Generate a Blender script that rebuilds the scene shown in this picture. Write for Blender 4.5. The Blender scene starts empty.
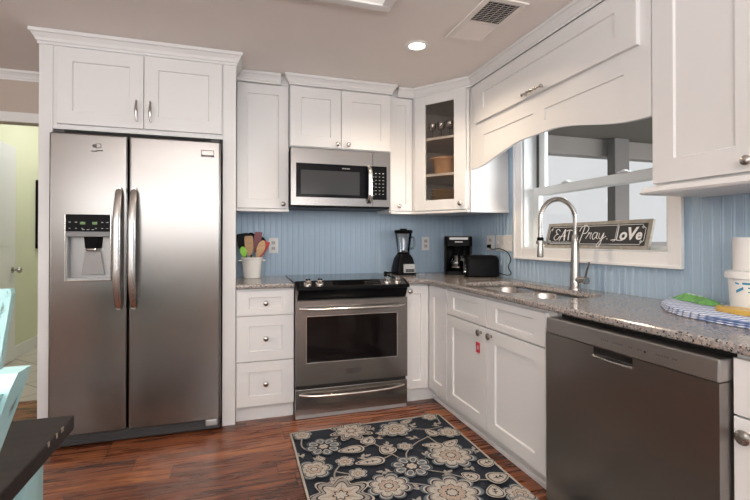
import bpy, bmesh, math, random
from mathutils import Vector, Matrix
random.seed(7)
scene = bpy.context.scene
COL = scene.collection
PI = math.pi

# ------------------------------------------------------------------ camera, world, lights, exposure
cam_data = bpy.data.cameras.new('camera')
cam = bpy.data.objects.new('camera', cam_data); COL.objects.link(cam)
cam.location = (-1.8932, -3.437, 1.14)
cam.rotation_euler = (math.radians(90.42), 0, math.radians(-17.4546))
cam_data.sensor_width = 36.0
cam_data.lens = 36.0 * 436.02 / 750.0
cam_data.shift_y = -13.08 / 750.0
cam_data.clip_start = 0.02
scene.camera = cam

vs = scene.view_settings
vs.view_transform = 'Standard'; vs.look = 'None'; vs.gamma = 1.0; vs.use_curve_mapping = False
vs.exposure = 0.45

world = bpy.data.worlds.new('world'); scene.world = world
world.use_nodes = True
wb = world.node_tree.nodes['Background']
wb.inputs[0].default_value = (0.54, 0.545, 0.555, 1); wb.inputs[1].default_value = 1.0

def area_light(name, loc, rot, sx, sy, power, color):
    d = bpy.data.lights.new(name, 'AREA'); d.shape = 'RECTANGLE'; d.size = sx; d.size_y = sy
    d.energy = power; d.color = color
    o = bpy.data.objects.new(name, d); COL.objects.link(o); o.location = loc; o.rotation_euler = rot
    return o
# area light standing in for daylight, before unseen windows behind the camera
area_light('dining_window_fill', (-2.4, -6.36, 1.68), (math.radians(97), 0, 0), 4.3, 0.85, 60, (1.0, 0.985, 0.97))
# weaker area light added at the unseen side window of the dining room
area_light('side_window_fill', (-5.06, -3.6, 1.5), (math.radians(90), 0, math.radians(-90)), 2.2, 1.0, 16, (1.0, 0.985, 0.97))
# unseen upward light, added to bounce off the ceiling behind the camera
area_light('ceiling_bounce_fill', (-2.3, -4.45, 1.55), (math.radians(180), 0, 0), 1.6, 1.2, 92, (1.0, 0.98, 0.965))
# unseen area light added to brighten the hall
area_light('hall_fill_light', (-3.2, 1.9, 2.5), (0, 0, 0), 1.0, 1.0, 9.5, (1.0, 0.97, 0.90))
# hazy low sun on the porch side of the house
sd = bpy.data.lights.new('hazy_sun', 'SUN'); sd.energy = 8.0; sd.angle = math.radians(60); sd.color = (0.97, 0.98, 1.0)
sun = bpy.data.objects.new('hazy_sun', sd); COL.objects.link(sun)
sun.rotation_euler = Vector((-0.78, 0.60, -0.16)).to_track_quat('-Z', 'Y').to_euler()

# ------------------------------------------------------------------ materials
def mat(name, color, rough=0.5, metal=0.0, spec=0.5, noise=None, bump=None, emit=None, coat=0.0):
    m = bpy.data.materials.new(name); m.use_nodes = True
    nt = m.node_tree; b = nt.nodes['Principled BSDF']
    b.inputs['Base Color'].default_value = (*color, 1); b.inputs['Roughness'].default_value = rough
    b.inputs['Metallic'].default_value = metal; b.inputs['Specular IOR Level'].default_value = spec
    b.inputs['Coat Weight'].default_value = coat
    if noise or bump:
        tc = nt.nodes.new('ShaderNodeTexCoord'); mp = nt.nodes.new('ShaderNodeMapping')
        nt.links.new(tc.outputs['Object'], mp.inputs['Vector'])
    if noise:     # (scale xyz, amount)
        sc, amt = noise
        mp.inputs['Scale'].default_value = sc
        n = nt.nodes.new('ShaderNodeTexNoise'); n.inputs['Scale'].default_value = 1.0; n.inputs['Detail'].default_value = 4
        nt.links.new(mp.outputs[0], n.inputs['Vector'])
        r = nt.nodes.new('ShaderNodeMapRange'); r.inputs[1].default_value = 0.3; r.inputs[2].default_value = 0.7
        r.inputs[3].default_value = 1 - amt; r.inputs[4].default_value = 1 + amt
        nt.links.new(n.outputs['Fac'], r.inputs[0])
        mx = nt.nodes.new('ShaderNodeVectorMath'); mx.operation = 'SCALE'
        mx.inputs[0].default_value = color
        nt.links.new(r.outputs[0], mx.inputs['Scale']); nt.links.new(mx.outputs[0], b.inputs['Base Color'])
    if bump:      # (scale xyz, strength, distance)
        sc, st, ds = bump
        mp2 = nt.nodes.new('ShaderNodeMapping'); mp2.inputs['Scale'].default_value = sc
        nt.links.new(tc.outputs['Object'], mp2.inputs['Vector'])
        n2 = nt.nodes.new('ShaderNodeTexNoise'); n2.inputs['Scale'].default_value = 1.0; n2.inputs['Detail'].default_value = 3
        nt.links.new(mp2.outputs[0], n2.inputs['Vector'])
        bp = nt.nodes.new('ShaderNodeBump'); bp.inputs['Strength'].default_value = st; bp.inputs['Distance'].default_value = ds
        nt.links.new(n2.outputs['Fac'], bp.inputs['Height']); nt.links.new(bp.outputs[0], b.inputs['Normal'])
    if emit:
        b.inputs['Emission Color'].default_value = (*emit[0], 1); b.inputs['Emission Strength'].default_value = emit[1]
    return m

def glass_mat(name, tint, refl=0.10, rough=0.02):
    m = bpy.data.materials.new(name); m.use_nodes = True
    nt = m.node_tree; nt.nodes.clear()
    out = nt.nodes.new('ShaderNodeOutputMaterial'); mix = nt.nodes.new('ShaderNodeMixShader')
    t = nt.nodes.new('ShaderNodeBsdfTransparent'); t.inputs[0].default_value = (*tint, 1)
    g = nt.nodes.new('ShaderNodeBsdfGlossy'); g.inputs['Roughness'].default_value = rough
    f = nt.nodes.new('ShaderNodeLayerWeight'); f.inputs[0].default_value = 0.25
    mr = nt.nodes.new('ShaderNodeMapRange'); mr.inputs[3].default_value = refl * 0.5; mr.inputs[4].default_value = min(1, refl * 5)
    nt.links.new(f.outputs['Fresnel'], mr.inputs[0]); nt.links.new(mr.outputs[0], mix.inputs[0])
    nt.links.new(t.outputs[0], mix.inputs[1]); nt.links.new(g.outputs[0], mix.inputs[2]); nt.links.new(mix.outputs[0], out.inputs[0])
    return m

def steel(name, color, rough, vert=False):
    m = bpy.data.materials.new(name); m.use_nodes = True
    nt = m.node_tree; b = nt.nodes['Principled BSDF']
    b.inputs['Metallic'].default_value = 1.0; b.inputs['Base Color'].default_value = (*color, 1)
    tc = nt.nodes.new('ShaderNodeTexCoord'); mp = nt.nodes.new('ShaderNodeMapping')
    mp.inputs['Scale'].default_value = (300, 300, 3) if vert else (3, 3, 420)
    nt.links.new(tc.outputs['Object'], mp.inputs['Vector'])
    n = nt.nodes.new('ShaderNodeTexNoise'); n.inputs['Scale'].default_value = 1.0; n.inputs['Detail'].default_value = 3
    nt.links.new(mp.outputs[0], n.inputs['Vector'])
    r = nt.nodes.new('ShaderNodeMapRange'); r.inputs[3].default_value = rough - 0.012; r.inputs[4].default_value = rough + 0.018
    nt.links.new(n.outputs['Fac'], r.inputs[0]); nt.links.new(r.outputs[0], b.inputs['Roughness'])
    return m

def wood_floor_mat():
    m = bpy.data.materials.new('acacia_planks'); m.use_nodes = True
    nt = m.node_tree; N = nt.nodes.new; L = nt.links.new; b = nt.nodes['Principled BSDF']
    def math_(op, a=None, b_=None, va=0, vb=0):
        n = N('ShaderNodeMath'); n.operation = op; n.inputs[0].default_value = va; n.inputs[1].default_value = vb
        if a is not None: L(a, n.inputs[0])
        if b_ is not None: L(b_, n.inputs[1])
        return n.outputs[0]
    tc = N('ShaderNodeTexCoord'); sp = N('ShaderNodeSeparateXYZ'); L(tc.outputs['Object'], sp.inputs[0])
    X, Y = sp.outputs[0], sp.outputs[1]
    rowf = math_('DIVIDE', Y, None, vb=0.127); row = math_('FLOOR', rowf); fy = math_('FRACT', rowf)
    wn = N('ShaderNodeTexWhiteNoise'); wn.noise_dimensions = '1D'; L(row, wn.inputs['W'])
    off = math_('MULTIPLY', wn.outputs['Value'], None, vb=7.3)
    colf = math_('ADD', math_('DIVIDE', X, None, vb=0.92), off); colm = math_('FLOOR', colf); fx = math_('FRACT', colf)
    cid = math_('ADD', math_('MULTIPLY', row, None, vb=17.31), math_('MULTIPLY', colm, None, vb=3.77))
    wn2 = N('ShaderNodeTexWhiteNoise'); wn2.noise_dimensions = '1D'; L(cid, wn2.inputs['W'])
    # grain: strongly stretched noise, shifted per plank
    cmb = N('ShaderNodeCombineXYZ')
    L(math_('MULTIPLY', X, None, vb=2.2), cmb.inputs[0]); L(math_('MULTIPLY', Y, None, vb=26), cmb.inputs[1])
    L(math_('MULTIPLY', wn2.outputs['Value'], None, vb=40), cmb.inputs[2])
    g = N('ShaderNodeTexNoise'); g.inputs['Scale'].default_value = 1.0; g.inputs['Detail'].default_value = 5; g.inputs['Distortion'].default_value = 1.4
    L(cmb.outputs[0], g.inputs['Vector'])
    cmb2 = N('ShaderNodeCombineXYZ')
    L(math_('MULTIPLY', X, None, vb=5), cmb2.inputs[0]); L(math_('MULTIPLY', Y, None, vb=150), cmb2.inputs[1])
    g2 = N('ShaderNodeTexNoise'); g2.inputs['Scale'].default_value = 1.0; g2.inputs['Detail'].default_value = 4; L(cmb2.outputs[0], g2.inputs['Vector'])
    v = math_('ADD', math_('MULTIPLY', g.outputs['Fac'], None, vb=1.25), math_('MULTIPLY', wn2.outputs['Value'], None, vb=0.36))
    v = math_('ADD', v, math_('MULTIPLY', g2.outputs['Fac'], None, vb=0.30))
    v = math_('SUBTRACT', v, None, vb=0.48)
    cr = N('ShaderNodeValToRGB'); L(v, cr.inputs[0])
    e = cr.color_ramp.elements
    e[0].position = 0.12; e[0].color = (0.034, 0.010, 0.005, 1)
    e[1].position = 0.88; e[1].color = (0.52, 0.21, 0.072, 1)
    for p, c in ((0.36, (0.105, 0.031, 0.013, 1)), (0.54, (0.215, 0.064, 0.024, 1)), (0.72, (0.35, 0.12, 0.042, 1))):
        k = e.new(p); k.color = c
    # joints
    ey = math_('LESS_THAN', math_('MINIMUM', fy, math_('SUBTRACT', None, fy, va=1.0)), None, vb=0.014)
    ex = math_('LESS_THAN', math_('MINIMUM', fx, math_('SUBTRACT', None, fx, va=1.0)), None, vb=0.0022)
    seam = math_('MAXIMUM', ey, ex)
    mx = N('ShaderNodeMixRGB'); L(seam, mx.inputs[0]); L(cr.outputs[0], mx.inputs[1]); mx.inputs[2].default_value = (0.03, 0.012, 0.008, 1)
    L(mx.outputs[0], b.inputs['Base Color'])
    rr = N('ShaderNodeMapRange'); rr.inputs[3].default_value = 0.20; rr.inputs[4].default_value = 0.36; L(g.outputs['Fac'], rr.inputs[0]); L(rr.outputs[0], b.inputs['Roughness'])
    h = math_('SUBTRACT', math_('MULTIPLY', g.outputs['Fac'], None, vb=0.6), seam)
    bp = N('ShaderNodeBump'); bp.inputs['Strength'].default_value = 0.25; bp.inputs['Distance'].default_value = 0.004
    L(h, bp.inputs['Height']); L(bp.outputs[0], b.inputs['Normal'])
    return m

def granite_mat():
    m = bpy.data.materials.new('speckled_granite'); m.use_nodes = True
    nt = m.node_tree; N = nt.nodes.new; L = nt.links.new; b = nt.nodes['Principled BSDF']
    tc = N('ShaderNodeTexCoord')
    n1 = N('ShaderNodeTexNoise'); n1.inputs['Scale'].default_value = 95; n1.inputs['Detail'].default_value = 5; n1.inputs['Roughness'].default_value = 0.75
    L(tc.outputs['Object'], n1.inputs['Vector'])
    cr = N('ShaderNodeValToRGB'); L(n1.outputs['Fac'], cr.inputs[0]); e = cr.color_ramp.elements
    e[0].position = 0.30; e[0].color = (0.10, 0.09, 0.085, 1); e[1].position = 0.70; e[1].color = (0.52, 0.49, 0.47, 1)
    for p, c in ((0.42, (0.21, 0.19, 0.18, 1)), (0.53, (0.31, 0.29, 0.28, 1))):
        k = e.new(p); k.color = c
    v = N('ShaderNodeTexVoronoi'); v.inputs['Scale'].default_value = 190; L(tc.outputs['Object'], v.inputs['Vector'])
    sp = N('ShaderNodeSeparateColor'); L(v.outputs['Color'], sp.inputs[0])
    gt = N('ShaderNodeMath'); gt.operation = 'GREATER_THAN'; gt.inputs[1].default_value = 0.87; L(sp.outputs[0], gt.inputs[0])
    gt2 = N('ShaderNodeMath'); gt2.operation = 'GREATER_THAN'; gt2.inputs[1].default_value = 0.86; L(sp.outputs[1], gt2.inputs[0])
    mx = N('ShaderNodeMixRGB'); mx.inputs[2].default_value = (0.035, 0.03, 0.03, 1); L(gt.outputs[0], mx.inputs[0]); L(cr.outputs[0], mx.inputs[1])
    mx2 = N('ShaderNodeMixRGB'); mx2.inputs[2].default_value = (0.40, 0.31, 0.26, 1); L(gt2.outputs[0], mx2.inputs[0]); L(mx.outputs[0], mx2.inputs[1])
    L(mx2.outputs[0], b.inputs['Base Color']); b.inputs['Roughness'].default_value = 0.16
    b.inputs['Specular IOR Level'].default_value = 0.7
    return m

def plaid_mat():
    m = bpy.data.materials.new('blue_plaid_cotton'); m.use_nodes = True
    nt = m.node_tree; N = nt.nodes.new; L = nt.links.new; b = nt.nodes['Principled BSDF']
    tc = N('ShaderNodeTexCoord'); w1 = N('ShaderNodeTexWave'); w2 = N('ShaderNodeTexWave')
    for w, d in ((w1, 'X'), (w2, 'Y')):
        w.bands_direction = d; w.inputs['Scale'].default_value = 10; L(tc.outputs['Object'], w.inputs['Vector'])
    ad = N('ShaderNodeMath'); ad.operation = 'MULTIPLY'; L(w1.outputs['Fac'], ad.inputs[0]); L(w2.outputs['Fac'], ad.inputs[1])
    cr = N('ShaderNodeValToRGB'); L(ad.outputs[0], cr.inputs[0]); e = cr.color_ramp.elements
    e[0].position = 0.0; e[0].color = (0.16, 0.24, 0.46, 1); e[1].position = 0.25; e[1].color = (0.72, 0.76, 0.86, 1)
    k = e.new(0.07); k.color = (0.40, 0.47, 0.66, 1)
    L(cr.outputs[0], b.inputs['Base Color']); b.inputs['Roughness'].default_value = 0.9
    return m

def tile_mat():
    m = bpy.data.materials.new('hall_floor_tile'); m.use_nodes = True
    nt = m.node_tree; N = nt.nodes.new; L = nt.links.new; b = nt.nodes['Principled BSDF']
    tc = N('ShaderNodeTexCoord'); mp = N('ShaderNodeMapping'); mp.inputs['Rotation'].default_value = (0, 0, PI / 4)
    L(tc.outputs['Object'], mp.inputs['Vector'])
    br = N('ShaderNodeTexBrick'); br.offset = 0.0; br.inputs['Scale'].default_value = 1.0
    br.inputs['Brick Width'].default_value = 0.33; br.inputs['Row Height'].default_value = 0.33; br.inputs['Mortar Size'].default_value = 0.006
    br.inputs['Color1'].default_value = (0.62, 0.58, 0.52, 1); br.inputs['Color2'].default_value = (0.58, 0.54, 0.48, 1); br.inputs['Mortar'].default_value = (0.28, 0.26, 0.24, 1)
    L(mp.outputs[0], br.inputs['Vector']); L(br.outputs['Color'], b.inputs['Base Color']); b.inputs['Roughness'].default_value = 0.35
    return m

M = {}
M['white'] = mat('white_cabinet_paint', (0.725, 0.72, 0.718), 0.38, noise=((3, 3, 3), 0.01))
M['trim'] = mat('white_trim_paint', (0.83, 0.825, 0.82), 0.45, noise=((3, 3, 3), 0.01))
M['blue'] = mat('blue_beadboard_paint', (0.37, 0.485, 0.60), 0.42, noise=((2, 2, 2), 0.03))
M['ceil'] = mat('ceiling_paint', (0.84, 0.79, 0.755), 0.9, noise=((4, 4, 4), 0.012))
M['beige'] = mat('beige_wall_paint', (0.55, 0.47, 0.41), 0.8, noise=((2, 2, 2), 0.02))
M['cream'] = mat('dining_wall_paint', (0.62, 0.58, 0.53), 0.8, noise=((2, 2, 2), 0.02))
M['green'] = mat('pale_green_wall_paint', (0.74, 0.76, 0.57), 0.8, noise=((2, 2, 2), 0.02))
M['floor'] = wood_floor_mat()
M['tile'] = tile_mat()
M['granite'] = granite_mat()
M['steel'] = steel('brushed_steel', (0.25, 0.240, 0.233), 0.24)
M['steel_dark'] = steel('dark_brushed_steel', (0.28, 0.262, 0.25), 0.30)
M['steel_mid'] = steel('mid_brushed_steel', (0.30, 0.285, 0.275), 0.26)
M['steel_strip'] = steel('satin_strip_steel', (0.40, 0.385, 0.375), 0.33)
M['steel_sink'] = steel('sink_steel', (0.60, 0.57, 0.54), 0.22)
M['chrome'] = mat('polished_nickel', (0.72, 0.69, 0.66), 0.14, 1.0, noise=((20, 20, 20), 0.03))
M['nickel'] = mat('brushed_nickel', (0.48, 0.455, 0.43), 0.25, 1.0, noise=((40, 40, 40), 0.04))
M['black'] = mat('black_plastic', (0.005, 0.005, 0.006), 0.36, spec=0.07, noise=((30, 30, 30), 0.05))
M['black_gloss'] = mat('black_glass', (0.005, 0.005, 0.006), 0.12, spec=0.12, noise=((5, 5, 5), 0.05))
M['panelblack'] = mat('matte_black_panel', (0.008, 0.008, 0.009), 0.45, spec=0.08, noise=((5, 5, 5), 0.05))
M['oven_glass'] = mat('oven_window_glass', (0.008, 0.006, 0.006), 0.05, spec=0.22, noise=((5, 5, 5), 0.05))
M['mw_glass'] = mat('microwave_window_screen', (0.035, 0.035, 0.037), 0.15, spec=0.25, noise=((400, 400, 400), 0.1))
M['cooktop'] = mat('cooktop_glass', (0.02, 0.022, 0.025), 0.05, spec=0.9, noise=((5, 5, 5), 0.05))
M['grey'] = mat('grey_plastic', (0.20, 0.205, 0.21), 0.35, noise=((20, 20, 20), 0.03))
M['lgrey'] = mat('silver_plastic', (0.38, 0.38, 0.38), 0.30, 0.3, noise=((20, 20, 20), 0.03))
M['dark'] = mat('dark_grey_plastic', (0.05, 0.05, 0.052), 0.5, noise=((20, 20, 20), 0.05))
M['void'] = mat('dark_recess', (0.015, 0.013, 0.012), 0.8, noise=((20, 20, 20), 0.05))
M['mark'] = mat('white_printing', (0.45, 0.45, 0.45), 0.5, noise=((20, 20, 20), 0.02))
M['inkgrey'] = mat('grey_printing', (0.10, 0.095, 0.09), 0.5, noise=((20, 20, 20), 0.02))
M['amber'] = mat('green_display', (0.02, 0.05, 0.02), 0.3, emit=((0.35, 0.6, 0.15), 0.25))
M['ceramic'] = mat('white_ceramic', (0.74, 0.73, 0.71), 0.25, noise=((8, 8, 8), 0.02))
M['plate'] = mat('white_switch_plate', (0.72, 0.71, 0.69), 0.35, noise=((8, 8, 8), 0.02))
M['plateshade'] = mat('pale_grey_plastic', (0.46, 0.45, 0.43), 0.4, noise=((8, 8, 8), 0.02))
M['wood'] = mat('beech_wood', (0.50, 0.31, 0.16), 0.5, noise=((8, 8, 60), 0.15))
M['red'] = mat('red_silicone', (0.50, 0.02, 0.02), 0.4, noise=((10, 10, 10), 0.05))
M['burg'] = mat('burgundy_silicone', (0.16, 0.015, 0.025), 0.4, noise=((10, 10, 10), 0.05))
M['lime'] = mat('lime_silicone', (0.22, 0.52, 0.04), 0.4, noise=((10, 10, 10), 0.05))
M['navy'] = mat('navy_rug_pile', (0.014, 0.020, 0.032), 0.95, noise=((160, 160, 160), 0.35))
M['rugcream'] = mat('cream_rug_pile', (0.45, 0.41, 0.36), 0.95, noise=((160, 160, 160), 0.18))
M['rugtaupe'] = mat('taupe_rug_pile', (0.29, 0.265, 0.24), 0.95, noise=((160, 160, 160), 0.2))
M['rugteal'] = mat('blue_grey_rug_pile', (0.12, 0.155, 0.18), 0.95, noise=((160, 160, 160), 0.25))
M['rugrose'] = mat('sand_rug_pile', (0.42, 0.33, 0.26), 0.95, noise=((160, 160, 160), 0.18))
M['table'] = mat('dark_stained_wood', (0.022, 0.017, 0.015), 0.55, spec=0.25, noise=((4, 50, 50), 0.25), bump=((6, 60, 60), 0.1, 0.002))
M['chip'] = mat('worn_pale_wood', (0.25, 0.20, 0.16), 0.7, noise=((20, 20, 20), 0.1))
def aqua_mat():
    m = mat('distressed_aqua_paint', (0.36, 0.60, 0.60), 0.5)
    nt = m.node_tree; N = nt.nodes.new; L = nt.links.new; b = nt.nodes['Principled BSDF']
    tc = N('ShaderNodeTexCoord'); n = N('ShaderNodeTexNoise'); n.inputs['Scale'].default_value = 28; n.inputs['Detail'].default_value = 6
    mp = N('ShaderNodeMapping'); mp.inputs['Scale'].default_value = (1, 1, 0.5); L(tc.outputs['Object'], mp.inputs[0]); L(mp.outputs[0], n.inputs['Vector'])
    cr = N('ShaderNodeValToRGB'); L(n.outputs['Fac'], cr.inputs[0]); e = cr.color_ramp.elements
    e[0].position = 0.30; e[0].color = (0.16, 0.13, 0.10, 1); e[1].position = 0.37; e[1].color = (0.38, 0.64, 0.64, 1)
    k = e.new(0.7); k.color = (0.46, 0.70, 0.70, 1); k = e.new(0.34); k.color = (0.22, 0.42, 0.43, 1)
    L(cr.outputs[0], b.inputs['Base Color'])
    return m
M['aqua'] = aqua_mat()
M['pane'] = glass_mat('window_glass', (0.98, 0.985, 0.985), 0.012)
M['cabglass'] = glass_mat('cabinet_glass', (0.86, 0.83, 0.80), 0.08)
M['jar'] = glass_mat('clear_glass', (0.90, 0.93, 0.95), 0.30, 0.04)
M['stemglass'] = glass_mat('stemware_glass', (0.94, 0.94, 0.94), 0.5, 0.08)
M['coffee'] = glass_mat('smoked_carafe_glass', (0.30, 0.29, 0.28), 0.30, 0.03)
M['tan'] = mat('tan_stoneware', (0.52, 0.33, 0.20), 0.45, noise=((10, 10, 60), 0.12))
M['straw'] = mat('straw_stoneware', (0.50, 0.36, 0.21), 0.5, noise=((10, 10, 60), 0.12))
M['cabin'] = mat('cabinet_interior_paint', (0.42, 0.38, 0.34), 0.6, noise=((4, 4, 4), 0.02))
M['signblack'] = mat('chalkboard_black', (0.020, 0.020, 0.022), 0.6, noise=((15, 15, 15), 0.2))
M['signframe'] = mat('weathered_grey_wood', (0.30, 0.28, 0.24), 0.7, noise=((6, 30, 30), 0.2))
M['chalk'] = mat('white_sign_paint', (0.74, 0.74, 0.74), 0.6, noise=((20, 20, 20), 0.03))
M['plaid'] = plaid_mat()
M['handle'] = mat('satin_steel', (0.62, 0.60, 0.58), 0.26, 1.0, noise=((20, 20, 20), 0.03))
M['greenbag'] = mat('green_plastic_wrap', (0.13, 0.36, 0.09), 0.25, noise=((14, 14, 14), 0.35))
M['greenlabel'] = mat('pale_print', (0.52, 0.66, 0.56), 0.35, noise=((30, 30, 30), 0.25))
M['yellow'] = mat('yellow_wrapper', (0.66, 0.42, 0.09), 0.35, noise=((14, 14, 14), 0.12))
M['tub'] = mat('white_tub_plastic', (0.78, 0.77, 0.75), 0.3, noise=((6, 6, 6), 0.02))
M['paper'] = mat('white_paper', (0.80, 0.78, 0.76), 0.85, noise=((30, 30, 30), 0.02))
M['teal'] = mat('teal_print', (0.03, 0.25, 0.40), 0.5, noise=((10, 10, 10), 0.05))
M['stickerred'] = mat('red_sticker', (0.55, 0.015, 0.04), 0.5, noise=((10, 10, 10), 0.05))
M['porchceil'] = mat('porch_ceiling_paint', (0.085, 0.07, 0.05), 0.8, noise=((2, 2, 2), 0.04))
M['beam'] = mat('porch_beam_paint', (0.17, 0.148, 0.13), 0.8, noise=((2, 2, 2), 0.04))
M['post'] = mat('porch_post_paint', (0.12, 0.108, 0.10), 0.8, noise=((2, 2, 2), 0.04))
M['deck'] = mat('porch_deck_boards', (0.40, 0.38, 0.36), 0.8, noise=((2, 20, 2), 0.06))
M['vinyl'] = mat('white_window_vinyl', (0.74, 0.77, 0.77), 0.35, noise=((5, 5, 5), 0.01))
M['lamp'] = mat('lamp_lens', (0.9, 0.85, 0.75), 0.5, emit=((1.0, 0.86, 0.66), 9.0))
M['diffuser'] = mat('lamp_diffuser', (0.75, 0.72, 0.69), 0.5, emit=((1.0, 0.93, 0.86), 0.30))

# ------------------------------------------------------------------ mesh helpers
def B():
    return bmesh.new()

def box(bm, x0, x1, y0, y1, z0, z1, bev=0.0, seg=2, mi=0):
    x0, x1 = min(x0, x1), max(x0, x1); y0, y1 = min(y0, y1), max(y0, y1); z0, z1 = min(z0, z1), max(z0, z1)
    vs_ = [bm.verts.new(p) for p in ((x0, y0, z0), (x1, y0, z0), (x1, y1, z0), (x0, y1, z0), (x0, y0, z1), (x1, y0, z1), (x1, y1, z1), (x0, y1, z1))]
    fs = [bm.faces.new([vs_[i] for i in f]) for f in ((0, 3, 2, 1), (4, 5, 6, 7), (0, 1, 5, 4), (1, 2, 6, 5), (2, 3, 7, 6), (3, 0, 4, 7))]
    for f in fs: f.material_index = mi
    if bev > 0:
        es = list({e for f in fs for e in f.edges})
        r = bmesh.ops.bevel(bm, geom=es, offset=bev, segments=seg, profile=0.5, affect='EDGES', clamp_overlap=True)
        for f in r['faces']: f.material_index = mi
    return vs_

def fbox(bm, f, u0, u1, v0, v1, d0, d1, bev=0.0, seg=2):
    a = f(u0, v0, d0); b = f(u1, v1, d1)
    return box(bm, a[0], b[0], a[1], b[1], a[2], b[2], bev, seg)

def hexa(bm, pts, bev=0.0):
    v = [bm.verts.new(p) for p in pts]
    fs = [bm.faces.new([v[i] for i in f]) for f in ((0, 3, 2, 1), (4, 5, 6, 7), (0, 1, 5, 4), (1, 2, 6, 5), (2, 3, 7, 6), (3, 0, 4, 7))]
    if bev > 0:
        bmesh.ops.bevel(bm, geom=list({e for f in fs for e in f.edges}), offset=bev, segments=2, profile=0.5, affect='EDGES', clamp_overlap=True)

def prism(bm, pts0, pts1, cap=True):
    """loft between two equal-length loops of 3-D points"""
    a = [bm.verts.new(p) for p in pts0]; b = [bm.verts.new(p) for p in pts1]; n = len(a)
    for i in range(n):
        bm.faces.new((a[i], a[(i + 1) % n], b[(i + 1) % n], b[i]))
    if cap:
        bm.faces.new(a[::-1]); bm.faces.new(b)
    return a, b

def loft(bm, loops, cap=True, close=True):
    rows = [[bm.verts.new(p) for p in l] for l in loops]; n = len(rows[0])
    for r0, r1 in zip(rows, rows[1:]):
        for i in range(n if close else n - 1):
            bm.faces.new((r0[i], r0[(i + 1) % n], r1[(i + 1) % n], r1[i]))
    if cap:
        bm.faces.new(rows[0][::-1]); bm.faces.new(rows[-1])

def frame_for(d):
    d = Vector(d).normalized()
    a = Vector((0, 0, 1)) if abs(d.z) < 0.9 else Vector((1, 0, 0))
    u = d.cross(a).normalized(); v = d.cross(u).normalized()
    return u, v

def tube(bm, pts, r, n=10, cap=True):
    pts = [Vector(p) for p in pts]
    rs = r if isinstance(r, (list, tuple)) else [r] * len(pts)
    loops = []; u = None
    for i, p in enumerate(pts):
        d = (pts[min(i + 1, len(pts) - 1)] - pts[max(i - 1, 0)]).normalized()
        if u is None:
            u, v = frame_for(d)
        else:
            u = (u - d * u.dot(d)).normalized(); v = d.cross(u).normalized()
        loops.append([p + (u * math.cos(2 * PI * k / n) + v * math.sin(2 * PI * k / n)) * rs[i] for k in range(n)])
    loft(bm, loops, cap)

def lathe(bm, prof, origin=(0, 0, 0), axis=(0, 0, 1), n=24, cap=True):
    o = Vector(origin); d = Vector(axis).normalized(); u, v = frame_for(d)
    loops = [[o + d * z + (u * math.cos(2 * PI * k / n) + v * math.sin(2 * PI * k / n)) * max(r, 1e-5) for k in range(n)] for r, z in prof]
    loft(bm, loops, cap)

def smooth_pts(ctrl, k=6):
    P = [Vector(p) for p in ctrl]; out = []
    for i in range(len(P) - 1):
        p0 = P[max(i - 1, 0)]; p1 = P[i]; p2 = P[i + 1]; p3 = P[min(i + 2, len(P) - 1)]
        for j in range(k):
            t = j / k
            out.append(0.5 * ((2 * p1) + (p2 - p0) * t + (2 * p0 - 5 * p1 + 4 * p2 - p3) * t * t + (3 * p1 - p0 - 3 * p2 + p3) * t ** 3))
    out.append(P[-1])
    return out

def rounded(x0, x1, y0, y1, r, k=6):
    out = []
    for cx, cy, a0 in ((x1 - r, y1 - r, 0), (x0 + r, y1 - r, 90), (x0 + r, y0 + r, 180), (x1 - r, y0 + r, 270)):
        for j in range(k + 1):
            a = math.radians(a0 + 90 * j / k); out.append((cx + r * math.cos(a), cy + r * math.sin(a)))
    return out

# wall-coordinate maps: u along the wall, v up, d out from the base plane
def fB(Y): return lambda u, v, d: (u, Y - d, v)
def fR(X): return lambda u, v, d: (X - d, u, v)

def shaker(bm, f, u0, u1, v0, v1, th=0.020, st=0.072, rt=None, rec=0.009, ch=0.004):
    """a frame-and-panel front, recessed in its middle"""
    rt = st if rt is None else rt
    e = 0.0015
    def ring(iu, iv, d): return [f(u0 + iu, v0 + iv, d), f(u1 - iu, v0 + iv, d), f(u1 - iu, v1 - iv, d), f(u0 + iu, v1 - iv, d)]
    loops = [ring(0, 0, 0), ring(0, 0, th - e), ring(e, e, th), ring(st, rt, th), ring(st + ch, rt + ch, th - rec)]
    loft(bm, loops, True)

ROOT = {}
def thing(name, label, cat, loc, group=None):
    o = bpy.data.objects.new(name, None); COL.objects.link(o); o.location = loc
    o.empty_display_size = 0.05
    o['label'] = label; o['category'] = cat
    if group: o['group'] = group
    ROOT[o.name] = Vector(loc)
    return o

def obj(name, bm, m, parent=None, smooth=False, label=None, cat=None, group=None, kind=None, loc=None, fix=True):
    if fix: bmesh.ops.recalc_face_normals(bm, faces=bm.faces[:])
    base = Vector((0, 0, 0))
    if parent is not None: base = ROOT[parent.name]
    elif loc is not None: base = Vector(loc)
    if base.length: bmesh.ops.translate(bm, verts=bm.verts[:], vec=-base)
    me = bpy.data.meshes.new(name); bm.to_mesh(me); bm.free()
    for mm in (m if isinstance(m, (list, tuple)) else [m]):
        me.materials.append(M[mm] if isinstance(mm, str) else mm)
    if smooth:
        me.polygons.foreach_set('use_smooth', [True] * len(me.polygons))
        try: me.set_sharp_from_angle(angle=math.radians(40))
        except Exception: pass
    o = bpy.data.objects.new(name, me); COL.objects.link(o)
    if parent is not None:
        o.parent = parent
    else:
        o.location = base
    ROOT[o.name] = base
    if label: o['label'] = label
    if cat: o['category'] = cat
    if group: o['group'] = group
    if kind: o['kind'] = kind
    return o

def struct(name, bm, m, **k):
    return obj(name, bm, m, kind='structure', **k)

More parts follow.
